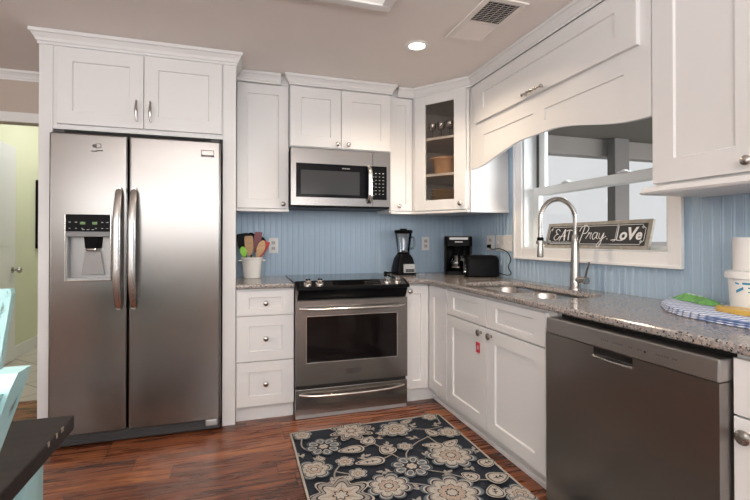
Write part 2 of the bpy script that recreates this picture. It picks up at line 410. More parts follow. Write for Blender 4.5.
def text_bm(bm, s, size, mtx, extrude=0.0006, align='CENTER', shear=0.0, bold=0.0, sx=1.0):
    c = bpy.data.curves.new('lettering', 'FONT'); c.body = s; c.size = size; c.extrude = extrude
    c.align_x = align; c.shear = shear; c.offset = bold; c.resolution_u = 3
    t = bpy.data.objects.new('lettering_source', c); COL.objects.link(t)
    dg = bpy.context.evaluated_depsgraph_get()
    me = bpy.data.meshes.new_from_object(t.evaluated_get(dg))
    me.transform(Matrix.Diagonal((sx, 1, 1, 1))); me.transform(mtx); bm.from_mesh(me)
    bpy.data.meshes.remove(me); bpy.data.objects.remove(t); bpy.data.curves.remove(c)

def basis(o, eu, ev):
    eu, ev = Vector(eu).normalized(), Vector(ev).normalized(); ed = eu.cross(ev)
    return Matrix(((eu.x, ev.x, ed.x, o[0]), (eu.y, ev.y, ed.y, o[1]), (eu.z, ev.z, ed.z, o[2]), (0, 0, 0, 1)))
def mB(x, y, z): return basis((x, y, z), (1, 0, 0), (0, 0, 1))
def mR(x, y, z): return basis((x, y, z), (0, -1, 0), (0, 0, 1))

# ------------------------------------------------------------------ setting
H = 2.30
CT = 0.865     # counter top
WX = -5.2; WY = -6.5

bm = B(); box(bm, WX, 0.0, WY, 0.26, -0.06, 0.0); struct('floor', bm, 'floor')
bm = B(); box(bm, -5.0, -1.9, 0.262, 3.6, -0.06, 0.0); struct('floor_hall', bm, 'tile')
bm = B(); box(bm, WX - .1, 0.16, WY - .1, 0.27, H, H + 0.08); struct('ceiling', bm, 'ceil')

def bead_strip(bm, f, u0, u1, v0, v1, pitch=0.0425):
    """beadboard face: boards with a V groove and a small bead"""
    prof = [(0.0, 0.0010), (0.0022, 0.003), (0.0055, 0.0038), (0.0088, 0.003), (0.011, 0.0010), (0.0132, 0.003)]
    us = []
    k0 = math.floor(u0 / pitch)
    k = k0
    while k * pitch < u1:
        for a, d in prof:
            u = k * pitch + a
            if u0 <= u <= u1: us.append((u, d))
        k += 1
    us = [(u0, 0.003)] + us + [(u1, 0.003)]
    rows = [[bm.verts.new(f(u, v, d)) for u, d in us] for v in (v0, v1)]
    for i in range(len(us) - 1):
        bm.faces.new((rows[0][i], rows[0][i + 1], rows[1][i + 1], rows[1][i]))

# back wall with beadboard between counter and cabinets
bm = B(); box(bm, -2.935, 0.16, 0.0, 0.13, 0, H); bead_strip(bm, fB(0.0), -1.93, 0.0, 0.80, 1.95)
struct('wall_back', bm, 'blue', fix=False)
# right wall with the sink window opening
OY0, OY1, OZ0, OZ1 = -1.935, -0.855, 1.085, 2.05
bm = B()
box(bm, 0, 0.15, -0.0, OY1, 0, H); box(bm, 0, 0.15, OY0, WY, 0, H)
box(bm, 0, 0.15, OY0, OY1, 0, OZ0 - .001); box(bm, 0, 0.15, OY0, OY1, OZ1, H)
fr = fR(0.0)
bead_strip(bm, fr, OY1, -0.001, 0.80, 1.95); bead_strip(bm, fr, -3.4, OY0, 0.80, 1.95)
bead_strip(bm, fr, OY0, OY1, 0.80, OZ0 - .002)
struct('wall_right', bm, 'blue', fix=False)
# wall beside the fridge with the doorway to the hall
bm = B(); box(bm, -3.99, -2.95, 0.15, 0.27, 1.955, H); box(bm, WX, -3.99, 0.15, 0.27, 0, H); box(bm, -3.09, -2.942, 0.15, 0.27, 0, 1.955)
struct('wall_hall_side', bm, 'beige')
bm = B(); box(bm, -4.08, -2.945, 0.132, 0.149, 1.948, 2.015, 0.004); box(bm, -4.08, -3.99, 0.132, 0.149, 0, 1.948, 0.004); box(bm, -3.09, -3.01, 0.132, 0.149, 0, 1.948, 0.004)
struct('trim_1', bm, 'trim')
# crown strip over the doorway
CPROF = [(0.0, 0.0), (0.007, 0.0), (0.007, 0.014), (0.012, 0.018), (0.018, 0.034), (0.030, 0.054), (0.034, 0.058), (0.039, 0.060), (0.039, 0.080), (0.0, 0.080)]
def crown(bm, pts, z0, ztop=H - 0.002, prof=CPROF, sel=None):
    """moulding swept along a plan polyline; out is to the right of travel"""
    P = [Vector((p[0], p[1])) for p in pts]; loops = []
    sc = (ztop - z0) / 0.080
    for i, p in enumerate(P):
        ns = []
        if i > 0: d = (P[i] - P[i - 1]).normalized(); ns.append(Vector((d.y, -d.x)))
        if i < len(P) - 1: d = (P[i + 1] - P[i]).normalized(); ns.append(Vector((d.y, -d.x)))
        if len(ns) == 2:
            n = (ns[0] + ns[1]).normalized(); n = n / max(0.3, n.dot(ns[0]))
        else: n = ns[0]
        loops.append([(p.x + n.x * a, p.y + n.y * a, z0 + b * sc) for a, b in prof])
    if sel: loops = loops[sel[0]:sel[1] + 1]
    loft(bm, loops, True)
bm = B(); crown(bm, [(-5.19, 0.149), (-2.95, 0.149)], 2.235); struct('trim_2', bm, 'trim')

# hall beyond the doorway
bm = B(); box(bm, -4.07, -3.95, 0.272, 3.6, 0, 2.75); struct('wall_hall_left', bm, 'green')
bm = B(); box(bm, -3.949, -1.95, 3.48, 3.6, 0, 2.75); struct('wall_hall_back', bm, 'green')
bm = B(); box(bm, -2.05, -1.95, 0.272, 3.47, 0, 2.75); struct('wall_hall_right', bm, 'green')
bm = B(); box(bm, -4.07, -1.95, 0.14, 3.6, 2.76, 2.82); struct('ceiling_hall', bm, 'trim')
bm = B(); box(bm, -3.948, -3.934, 1.60, 3.47, 0.001, 0.12, 0.004); struct('baseboard_hall', bm, 'trim')
# door in the hall's left wall
bm = B(); box(bm, -3.947, -3.905, 0.74, 1.53, 0.012, 2.02, 0.003)
for z0, z1 in ((0.15, 0.95), (1.08, 1.9)):
    for y0, y1 in ((0.84, 1.09), (1.17, 1.42)): box(bm, -3.906, -3.899, y0, y1, z0, z1, 0.003)
dr = struct('door_1', bm, 'trim')
bm = B(); lathe(bm, [(0.028, 0), (0.028, 0.006), (0.010, 0.01), (0.010, 0.035), (0.024, 0.042), (0.029, 0.055), (0.024, 0.068), (0.0, 0.072)], (-3.904, 1.47, 0.86), (1, 0, 0), 20)
obj('knob', bm, 'nickel', dr, True, label='brushed nickel door knob')
# framed picture on the hall wall, mostly behind the fridge surround
t = thing('picture_frame', 'black framed picture on the pale green hall wall, mostly hidden by the fridge cabinet', 'picture', (-3.948, 2.3, 1.05))
bm = B(); box(bm, -3.948, -3.915, 2.07, 2.095, 1.05, 1.78); box(bm, -3.948, -3.915, 2.655, 2.68, 1.05, 1.78); box(bm, -3.948, -3.915, 2.095, 2.655, 1.05, 1.075); box(bm, -3.948, -3.915, 2.095, 2.655, 1.755, 1.78)
obj('frame', bm, 'black', t)
bm = B(); box(bm, -3.946, -3.938, 2.095, 2.655, 1.075, 1.755); obj('print', bm, 'cream', t)

# dining room behind the camera
bm = B(); box(bm, WX - .1, WX, WY, 0.27, 0, 0.55); box(bm, WX - .1, WX, WY, 0.27, 2.12, H); box(bm, WX - .1, WX, WY, -4.8, .55, 2.12); box(bm, WX - .1, WX, -2.4, 0.27, .55, 2.12); struct('wall_left', bm, 'cream')
bm = B(); box(bm, WX, 0.15, WY - .1, WY, 0, 1.22); box(bm, WX, 0.15, WY - .1, WY, 2.15, H); box(bm, WX, -4.6, WY - .1, WY, 1.22, 2.15); box(bm, -0.2, 0.15, WY - .1, WY, 1.22, 2.15); struct('wall_front', bm, 'cream')
bm = B()
for x in (-4.6, -3.55, -2.45, -1.35, -0.25): box(bm, x, x + .06, WY - .08, WY - .03, 1.22, 2.15)
box(bm, -4.6, -.2, WY - .08, WY - .03, 1.22, 1.28); box(bm, -4.6, -.2, WY - .08, WY - .03, 2.09, 2.15)
struct('window_2', bm, 'trim')  # unseen window row, made high and wide to shape the fridge reflection
bm = B()
for y in (-4.8, -3.63, -2.46): box(bm, WX - .08, WX - .03, y, y + .06, .55, 2.12)
box(bm, WX - .08, WX - .03, -4.8, -2.4, .55, .61); box(bm, WX - .08, WX - .03, -4.8, -2.4, 2.06, 2.12); struct('window_3', bm, 'trim')

# ------------------------------------------------------------------ sink window
bm = B()
x0, x1 = -0.024, -0.0005
# casing: flat boards with a raised outer edge
def casing(bm, ya, yb, za, zb, edge):
    box(bm, -0.018, -0.0005, ya, yb, za, zb, 0.003)
casing(bm, -0.855, -0.778, 1.015, 2.12, 0); casing(bm, -2.003, -1.935, 1.015, 2.12, 0)
box(bm, -0.018, -0.0005, -1.935, -0.855, 1.018, 1.084, 0.003); box(bm, -0.018, -0.0005, -1.935, -0.855, 2.05, 2.12, 0.003)
box(bm, -0.027, -0.0055, -2.006, -1.990, 1.0245, 2.12, 0.002); box(bm, -0.027, -0.0055, -0.790, -0.775, 1.0245, 2.12, 0.002); box(bm, -0.027, -0.0055, -2.006, -0.775, 1.010, 1.0245, 0.002)
win = struct('window_1', bm, 'trim')
bm = B()     # jamb liner and sill
box(bm, -0.0004, 0.149, -0.8545, -0.870, 1.085, 2.05); box(bm, -0.0004, 0.149, -1.920, -1.9345, 1.085, 2.05); box(bm, -0.0004, 0.149, -1.920, -0.870, 1.0855, 1.0905); box(bm, 0.0, 0.149, -1.92, -.870, 2.035, 2.0495)
obj('window_frame', bm, 'vinyl', win)
def sash(bm, x0, x1, ya, yb, za, zb, w, wb, wt):
    box(bm, x0, x1, ya, ya + w, za, zb, 0.003); box(bm, x0, x1, yb - w, yb, za, zb, 0.003)
    box(bm, x0, x1, ya + w, yb - w, za, za + wb, 0.003); box(bm, x0, x1, ya + w, yb - w, zb - wt, zb, 0.003)
bm = B(); sash(bm, 0.105, 0.135, -1.92, -0.87, 1.445, 2.035, 0.075, 0.045, 0.05); up = obj('sash', bm, 'vinyl', win)
bm = B(); box(bm, 0.118, 0.122, -1.845, -0.945, 1.49, 1.985); obj('glass_pane', bm, 'pane', up)
bm = B(); sash(bm, 0.068, 0.098, -1.92, -0.87, 1.091, 1.500, 0.060, 0.018, 0.055)
for y in (-1.19, -1.62):     # sash locks on the meeting rail
    box(bm, 0.055, 0.095, y - .03, y + .03, 1.4985, 1.508, 0.004); box(bm, 0.06, 0.085, y - .012, y + .012, 1.508, 1.516, 0.003)
lo = obj('sash', bm, 'vinyl', win)
bm = B(); box(bm, 0.081, 0.085, -1.86, -0.93, 1.109, 1.445); obj('glass_pane', bm, 'pane', lo)
bm = B(); box(bm, 0.098, 0.104, -0.8885, -0.8705, 1.50, 2.03); obj('track_shadow', bm, 'dark', win)  # dark strip put in as the shadow in the sash track

# ------------------------------------------------------------------ porch outside the window
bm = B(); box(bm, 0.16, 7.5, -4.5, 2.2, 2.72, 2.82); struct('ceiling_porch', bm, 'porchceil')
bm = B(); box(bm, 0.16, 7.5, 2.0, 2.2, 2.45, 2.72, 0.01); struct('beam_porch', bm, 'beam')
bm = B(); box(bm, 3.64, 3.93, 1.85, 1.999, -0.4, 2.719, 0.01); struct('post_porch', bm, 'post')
bm = B(); box(bm, 0.16, 7.5, -4.5, 2.2, -0.5, -0.4); struct('ground_porch', bm, 'deck')
bm = B(); box(bm, 0.4, 7.5, 2.24, 2.34, -0.4, 1.11, 0.01); struct('parapet_porch', bm, 'post')

# ------------------------------------------------------------------ cabinet hardware
def knob_at(f, u, v, d, parent, name='knob', r=0.0165):
    p0 = Vector(f(u, v, d)); p1 = Vector(f(u, v, d + 1)); ax = p1 - p0
    bm = B(); lathe(bm, [(0.009, 0), (0.009, 0.002), (0.0055, 0.004), (0.0055, 0.012), (r * .8, 0.016), (r, 0.021), (r * .96, 0.026), (r * .6, 0.030), (0, 0.031)], p0, ax, 20)
    return obj(name, bm, 'nickel', parent, True)

def bow_pull(f, u, v, d, length, parent, along='v'):
    """a slim spindle pull, swelling to a bead in its middle"""
    bm = B(); n = 13; pts = []; rs = []
    for i in range(n):
        t = i / (n - 1) * 2 - 1
        a = t * length / 2; out = d + 0.022 + 0.006 * (1 - t * t)
        pts.append(f(u, v + a, out) if along == 'v' else f(u + a, v, out))
        rs.append(0.0038 + 0.0058 * (1 - abs(t)))
    tube(bm, pts, rs, 10)
    for s in (-1, 1):
        a = s * length * 0.46
        p0 = f(u, v + a, d) if along == 'v' else f(u + a, v, d); p1 = f(u, v + a, d + 0.024) if along == 'v' else f(u + a, v, d + 0.024)
        tube(bm, [p0, p1], 0.004, 8)
    c = f(u, v, d + 0.028); lathe(bm, [(0.004, -0.005), (0.0085, -0.004), (0.0095, 0), (0.0085, 0.004), (0.004, 0.005)], c, (0, 0, 1) if along == 'v' else (0, 1, 0), 14)
    return obj('handle', bm, 'nickel', parent, True)

# ------------------------------------------------------------------ refrigerator surround
t = thing('fridge_cabinet', 'tall white surround cabinet with two doors above the steel refrigerator', 'cabinet', (-2.42, -0.3, 0))
bm = B(); box(bm, -2.940, -2.874, -0.600, -0.006, 0.0, 2.298, 0.0015); obj('side_panel', bm, 'white', t)
bm = B(); box(bm, -1.983, -1.906, -0.600, -0.006, 0.0, 2.298, 0.0015); obj('side_panel', bm, 'white', t)
bm = B(); box(bm, -2.873, -1.984, -0.598, -0.006, 1.760, 2.298); obj('cabinet_box', bm, 'white', t)
f = fB(-0.598)
for (a, b, hx) in ((-2.850, -2.4195, -2.453), (-2.4155, -1.990, -2.380)):
    bm = B(); shaker(bm, f, a, b, 1.787, 2.212, 0.020, 0.073); d = obj('door', bm, 'white', t)
    bow_pull(f, hx, 1.885, 0.020, 0.122, d)
bm = B(); crown(bm, [(-2.940, -0.01), (-2.940, -0.600), (-1.906, -0.600), (-1.906, -0.395)], 2.222); obj('crown_molding', bm, 'white', t)

# ------------------------------------------------------------------ refrigerator
t = thing('refrigerator', 'stainless side-by-side refrigerator with ice and water dispenser', 'refrigerator', (-2.42, -0.35, 0))
bm = B(); box(bm, -2.866, -1.992, -0.600, -0.03, 0.02, 1.715, 0.004); obj('body', bm, 'dark', t)
def fridge_door(x0, x1, hole=None):
    z0, z1 = 0.075, 1.727
    bm = B(); yf, yb = -0.668, -0.606
    # gently bowed front, rounded vertical edges
    def loopat(z, inset):
        pts = []
        W = x1 - x0; r = 0.012
        es = [0, .0006, .002, .0045, .008, .012, .016, .05]
        ts = es + [W / 2] + [W - e for e in es[::-1]]
        for tx in ts:
            x = x0 + inset + (W - 2 * inset) * tx / W
            e = min(tx, W - tx)
            y = yf - 0.0008 * (1 - (2 * tx / W - 1) ** 2)
            if e < r: y += (r - math.sqrt(max(0, r * r - (r - e) ** 2)))
            pts.append((x, y + inset, z))
        pts += [(x1 - inset, yb, z), (x0 + inset, yb, z)]
        return pts
    loft(bm, [loopat(z0, 0.004), loopat(z0 + .004, 0), loopat(z0 + .006, 0), loopat(z1 - 0.008, 0), loopat(z1 - 0.006, 0), loopat(z1, 0.005)], True)
    return bm
bm = fridge_door(-2.868, -2.4895)
dL = obj('door', bm, 'steel', t, True, label='narrow freezer door with dispenser')
bm = fridge_door(-2.4825, -1.992)
dR = obj('door', bm, 'steel', t, True, label='wide refrigerator door')
# cut the dispenser niche out of the left door
DX0, DX1, DZ0, DZ1 = -2.790, -2.566, 0.915, 1.278
cb = B(); box(cb, DX0 + .004, DX1 - .004, -0.70, -0.613, DZ0 + .004, 1.190)
cut = obj('niche_cutter', cb, 'steel')
md = dL.modifiers.new('niche', 'BOOLEAN'); md.object = cut; md.operation = 'DIFFERENCE'; md.solver = 'EXACT'
dg = bpy.context.evaluated_depsgraph_get(); dg.update()
me2 = bpy.data.meshes.new_from_object(dL.evaluated_get(dg)); dL.modifiers.clear(); dL.data = me2
bpy.data.objects.remove(cut)
bm = B(); yb = -0.6135
box(bm, DX0 + .005, DX1 - .005, yb - .003, yb, DZ0 + .005, 1.189)                       # niche back
box(bm, DX0 + .0045, DX0 + .010, -0.668, yb - .003, DZ0 + .005, 1.189); box(bm, DX1 - .010, DX1 - .0045, -0.668, yb - .003, DZ0 + .005, 1.189)
box(bm, DX0 + .010, DX1 - .010, -0.672, yb - .003, DZ0 + .0045, DZ0 + .016)             # drip shelf
box(bm, DX0 + .010, DX1 - .010, -0.668, yb - .003, 1.178, 1.189)
disp = obj('dispenser', bm, 'lgrey', dL)
bm = B(); w = 0.006
box(bm, DX0, DX0 + w, -0.681, -0.664, DZ0, 1.28, 0.002); box(bm, DX1 - w, DX1, -0.681, -0.664, DZ0, 1.28, 0.002); box(bm, DX0 + w, DX1 - w, -0.6825, -0.664, DZ0, DZ0 + w, 0.002)
obj('dispenser_frame', bm, 'chrome', dL)
bm = B(); box(bm, DX0 + w, DX1 - w, -0.682, -0.665, 1.188, 1.281, 0.002); pn = obj('control_panel', bm, 'panelblack', dL)
bm = B(); hexa(bm, [(DX0 + w, -.688, 1.158), (DX1 - w, -.688, 1.158), (DX1 - w, -.664, 1.168), (DX0 + w, -.664, 1.168), (DX0 + w, -.683, 1.187), (DX1 - w, -.683, 1.187), (DX1 - w, -.664, 1.187), (DX0 + w, -.664, 1.187)], 0.003)
obj('panel_lip', bm, 'grey', dL)
bm = B(); hexa(bm, [(-2.700, -.655, 1.095), (-2.635, -.655, 1.095), (-2.625, -.618, 1.095), (-2.71, -.618, 1.095), (-2.705, -.663, 1.166), (-2.63, -.663, 1.166), (-2.62, -.618, 1.166), (-2.715, -.618, 1.166)], 0.004)
obj('chute', bm, 'black', dL)
bm = B(); lathe(bm, [(0.030, 0), (0.032, 0.004), (0.030, 0.010), (0.024, 0.012)], (-2.668, -0.650, 1.082), (0, 0, 1), 20); obj('water_nozzle', bm, 'chrome', dL, True)
bm = B(); hexa(bm, [(-2.725, -.630, .945), (-2.61, -.630, .945), (-2.61, -.618, .945), (-2.725, -.618, .945), (-2.705, -.640, 1.08), (-2.63, -.640, 1.08), (-2.63, -.618, 1.08), (-2.705, -.618, 1.08)], 0.003); obj('paddle', bm, 'lgrey', dL)
for i, x in enumerate((-2.765, -2.735, -2.705, -2.640, -2.61, -2.585)):
    bm = B(); box(bm, x - .005, x + .005, -.6830, -.6818, 1.236, 1.240); obj('button_mark', bm, 'mark', pn)
    bm = B(); box(bm, x - .004, x + .004, -.6830, -.6818, 1.203, 1.206); obj('button_mark', bm, 'mark', pn)
for x in (-2.70, -2.678, -2.655):
    bm = B(); box(bm, x - .006, x + .006, -.6830, -.6818, 1.196, 1.199); obj('button_mark', bm, 'mark', pn)
for x in (-2.704, -2.646):
    bm = B(); box(bm, x - .012, x + .012, -.6830, -.6818, 1.226, 1.240); obj('display', bm, 'amber', pn)
# long bowed handles
def fridge_handle(x, parent):
    bm = B(); n = 24; loops = []
    for i in range(n + 1):
        tt = i / n; z = 0.752 + (1.435 - 0.752) * tt
        s = 4 * tt * (1 - tt)
        y = -0.676 - 0.062 * min(1, s * 1.25) ** 0.7
        hw = 0.017 + 0.004 * s; hd = 0.010 + 0.004 * s
        if i in (0, n): hw *= .7
        loops.append([(x + hw * math.cos(2 * PI * k / 14), y + hd * math.sin(2 * PI * k / 14), z) for k in range(14)])
    loft(bm, loops, True)
    for z in (0.762, 1.425): tube(bm, [(x, -0.690, z), (x, -0.664, z)], 0.012, 10)
    return obj('handle', bm, 'handle', parent, True)
fridge_handle(-2.527, dL); fridge_handle(-2.452, dR)
bm = B(); box(bm, -2.864, -1.995, -0.640, -0.605, 0.008, 0.068, 0.004)
for k in range(3): box(bm, -2.80, -2.10, -0.644, -0.639, 0.020 + k * .014, 0.026 + k * .014, 0.001)
obj('toe_grille', bm, 'dark', t)
bm = B(); box(bm, -2.075, -2.005, -0.655, -0.612, 0.030, 0.070, 0.008); obj('hinge_cover', bm, 'lgrey', t)
for a, b in ((-2.848, -2.80), (-2.05, -1.998)):
    bm = B(); box(bm, a, b, -0.66, -0.61, 1.7275, 1.742, 0.004); obj('hinge', bm, 'dark', t)
# emblems
bm = B()
lathe(bm, [(0.010, 0), (0.010, 0.002)], (-2.653, -0.6690, 1.662), (0, -1, 0), 14)
hexa(bm, [(-2.645, -.6705, 1.648), (-2.620, -.6705, 1.652), (-2.620, -.668, 1.652), (-2.645, -.668, 1.648), (-2.645, -.6705, 1.652), (-2.620, -.6705, 1.656), (-2.620, -.668, 1.656), (-2.645, -.668, 1.652)])
for a in ((-2.645, -2.642, 1.652, 1.674), (-2.623, -2.620, 1.656, 1.676), (-2.645, -2.620, 1.673, 1.676)):
    box(bm, a[0], a[1], -.6705, -.668, a[2], a[3])
for a in ((-2.668, -2.638, 1.630), (-2.642, -2.612, 1.635)):
    box(bm, a[0], a[1], -.6705, -.668, a[2], a[2] + .006, 0.0)
obj('emblem', bm, 'inkgrey', dL)
bm = B(); X0, X1, Z0, Z1 = -2.102, -2.030, 1.634, 1.674; yy = -.6690
for a in ((X0, X0 + .003, Z0, Z1), (X1 - .003, X1, Z0, Z1), (X0, X1, Z1 - .003, Z1), (X0, X1, Z0, Z0 + .012)):
    box(bm, a[0], a[1], yy - .0018, yy + .003, a[2], a[3])
bd = obj('badge', bm, 'inkgrey', dR)
bm = B(); text_bm(bm, 'GALLERY', 0.008, mB((X0 + X1) / 2, yy - .0021, Z0 + .0032)); obj('badge_lettering', bm, 'lgrey', dR)

# ------------------------------------------------------------------ upper cabinets on the back wall
UZ = 1.352
def light_rail(bm, f, u0, u1, d, z=1.337, h=0.017, out=0.018):
    fbox(bm, f, u0, u1, z, z + h, -0.01, d + out, 0.004)

t = thing('wall_cabinet', 'single-door white wall cabinet between the refrigerator and the microwave', 'cabinet', (-1.72, -0.15, 1.337))
bm = B(); box(bm, -1.904, -1.551, -0.305, -0.006, UZ, 2.298); obj('cabinet_box', bm, 'white', t)
f = fB(-0.305)
bm = B(); shaker(bm, f, -1.900, -1.556, 1.362, 2.222, 0.020, 0.066); d = obj('door', bm, 'white', t)
knob_at(f, -1.592, 1.392, 0.020, d)
bm = B(); light_rail(bm, f, -1.904, -1.552, 0.020); obj('light_rail', bm, 'white', t)
bm = B(); crown(bm, [(-1.904, -0.325), (-1.610, -0.325)], 2.228); obj('crown_molding', bm, 'white', t)

t = thing('wall_cabinet', 'short white two-door wall cabinet directly above the microwave', 'cabinet', (-1.175, -0.17, 1.797))
bm = B(); box(bm, -1.548, -0.799, -0.342, -0.006, 1.797, 2.298); obj('cabinet_box', bm, 'white', t)
f = fB(-0.342)
for a, b, kx in ((-1.545, -1.1835, -1.2105), (-1.1795, -0.802, -1.131)):
    bm = B(); shaker(bm, f, a, b, 1.802, 2.224, 0.019, 0.075); d = obj('door', bm, 'white', t)
    knob_at(f, kx, 1.829, 0.019, d)
bm = B(); crown(bm, [(-1.548, -0.327), (-1.548, -0.361), (-0.799, -0.361), (-0.799, -0.327)], 2.228); obj('crown_molding', bm, 'white', t)

CP = [(-0.738, -0.325), (-0.6035, -0.325), (-0.3115, -0.6998), (-0.3115, -2.1015), (-0.3115, -2.903)]
t = thing('wall_cabinet', 'narrow single-door white wall cabinet just right of the microwave', 'cabinet', (-0.70, -0.15, 1.337))
bm = B(); box(bm, -0.796, -0.611, -0.305, -0.006, UZ, 2.298); obj('cabinet_box', bm, 'white', t)
f = fB(-0.305)
bm = B(); shaker(bm, f, -0.792, -0.614, 1.362, 2.222, 0.020, 0.050); d = obj('door', bm, 'white', t)
knob_at(f, -0.728, 1.398, 0.020, d)
bm = B(); light_rail(bm, f, -0.795, -0.613, 0.020); obj('light_rail', bm, 'white', t)
bm = B(); crown(bm, CP, 2.228, sel=(0, 1)); obj('crown_molding', bm, 'white', t)

# ------------------------------------------------------------------ corner cabinet with the glass door
t = thing('corner_cabinet', 'white diagonal corner wall cabinet with a glass door and stacked dishes inside', 'cabinet', (-0.3, -0.3, 1.337))
A = Vector((-0.598, -0.325)); Bp = Vector((-0.325, -0.690)); DL = (Bp - A).length; dd = (Bp - A) / DL; nn = Vector((-dd.y, dd.x)); nn = -nn if nn.x > 0 else nn
def fD(s, v, d): return (A.x + dd.x * s + nn.x * d, A.y + dd.y * s + nn.y * d, v)
def dbox(bm, s0, s1, v0, v1, d0, d1, bev=0):
    hexa(bm, [fD(s0, v0, d1), fD(s1, v0, d1), fD(s1, v0, d0), fD(s0, v0, d0), fD(s0, v1, d1), fD(s1, v1, d1), fD(s1, v1, d0), fD(s0, v1, d0)], bev)
plan = [(-0.006, -0.006), (-0.608, -0.006), (-0.608, -0.318), (-0.592, -0.318), (-0.312, -0.676), (-0.312, -0.690), (-0.006, -0.690)]
bm = B()
for z0, z1 in ((UZ, 1.370), (2.215, 2.298)):
    prism(bm, [(x, y, z0) for x, y in plan], [(x, y, z1) for x, y in plan])
box(bm, -0.608, -0.592, -0.318, -0.006, 1.370, 2.215); box(bm, -0.312, -0.006, -0.690, -0.674, 1.370, 2.215)
box(bm, -0.592, -0.006, -0.013, -0.006, 1.370, 2.215); box(bm, -0.013, -0.006, -0.674, -0.013, 1.370, 2.215)
dbox(bm, 0.002, 0.050, 1.371, 2.214, -0.018, -0.0005); dbox(bm, 0.395, DL - .006, 1.371, 2.214, -0.018, -0.0005)
cbx = obj('cabinet_box', bm, 'white', t)
inpl = [(-0.014, -0.014), (-0.590, -0.014), (-0.590, -0.335), (-0.335, -0.668), (-0.014, -0.668)]
for z in (1.618, 1.890):
    bm = B(); prism(bm, [(x, y, z) for x, y in inpl], [(x, y, z + .018) for x, y in inpl]); obj('shelf', bm, 'white', t)
bm = B()
gs0, gs1, gv0, gv1 = 0.107, 0.343, 1.438, 2.157
dbox(bm, 0.016, gs0, 1.362, 2.222, 0.0, 0.020, 0.0015); dbox(bm, gs1, 0.434, 1.362, 2.222, 0.0, 0.020, 0.0015)
dbox(bm, gs0, gs1, 1.362, gv0, 0.0, 0.020, 0.0015); dbox(bm, gs0, gs1, gv1, 2.222, 0.0, 0.020, 0.0015)
d = obj('door', bm, 'white', t)
bm = B(); dbox(bm, gs0 - .004, gs1 + .004, gv0 - .004, gv1 + .004, 0.007, 0.010); obj('glass_pane', bm, 'cabglass', d)
knob_at(fD, 0.398, 1.402, 0.020, d)
bm = B(); dbox(bm, 0.0, DL, UZ - .015, UZ + .002, -0.03, 0.036, 0.004)
box(bm, -0.322, -0.006, -0.700, -0.676, UZ - .015, UZ + .002, 0.004)
obj('light_rail', bm, 'white', t)
bm = B(); crown(bm, CP, 2.228, sel=(1, 2)); obj('crown_molding', bm, 'white', t)

# dishes in it
def lathe_thing(name, prof, loc, m, label, cat, n=28, group=None, cap=True):
    bm = B(); lathe(bm, prof, loc, (0, 0, 1), n, cap); return obj(name, bm, m, None, True, label, cat, group, loc=loc)
cz = 1.3705
cx_, cy_ = -0.385, -0.425
for k in range(7):
    lathe_thing('plate', [(0.0, 0.0), (0.055, 0.0), (0.060, 0.006), (0.105, 0.017), (0.107, 0.0205), (0.060, 0.011), (0.0, 0.008)], (cx_ + random.uniform(-.004, .004), cy_ + random.uniform(-.004, .004), cz + k * 0.0215), 'straw',
                'tan dinner plate, ' + ('lowest', 'second from bottom', 'third from bottom', 'middle one', 'third from top', 'second from top', 'topmost')[k] + ' of the stack behind the glass door', 'plate', group='tan plates stacked in the corner cabinet', cap=False)
lathe_thing('bowl', [(0.0, 0.0), (0.070, 0.0), (0.076, 0.004), (0.098, 0.10), (0.113, 0.114), (0.113, 0.125), (0.104, 0.127), (0.092, 0.105), (0.070, 0.012), (0.0, 0.010)], (cx_, cy_, 1.6365), 'tan', 'wide tan mixing bowl on the middle shelf behind the glass door', 'bowl', cap=False)
for gx, gy, wh in ((-0.488, -0.420, 'leftmost of three on'), (-0.443, -0.475, 'middle one of three on'), (-0.398, -0.530, 'rightmost of three on')):
    lathe_thing('wine_glass', [(0.0, 0.0), (0.030, 0.0), (0.030, 0.002), (0.004, 0.008), (0.0035, 0.052), (0.018, 0.060), (0.030, 0.080), (0.030, 0.112), (0.0285, 0.112), (0.028, 0.080), (0.015, 0.062), (0, 0.06)], (gx, gy, 1.9085), 'stemglass',
                'clear stemmed glass, ' + wh + ' the top shelf behind the glass door', 'glass', 20, group='glasses on the top shelf of the corner cabinet', cap=False)

# ------------------------------------------------------------------ flip-up cabinet with arched valance over the sink window
t = thing('flip_up_cabinet', 'long white flip-up cabinet with an arched valance above the sink window', 'cabinet', (-0.15, -1.39, 1.63))
VY0, VY1 = -2.1005, -0.6908
bm = B(); box(bm, -0.290, -0.006, VY0, VY1, 1.935, 2.298); obj('cabinet_box', bm, 'white', t)
def arch(y):
    q = abs((y + 1.395) / 0.702)
    base = 1.640 + 0.090 * (0.5 + 0.5 * math.cos(PI * min(1, max(0, (q - .12) / 0.86))))
    return base
ys = [VY0 + (VY1 - VY0) * i / 60 for i in range(61)]
bm = B()
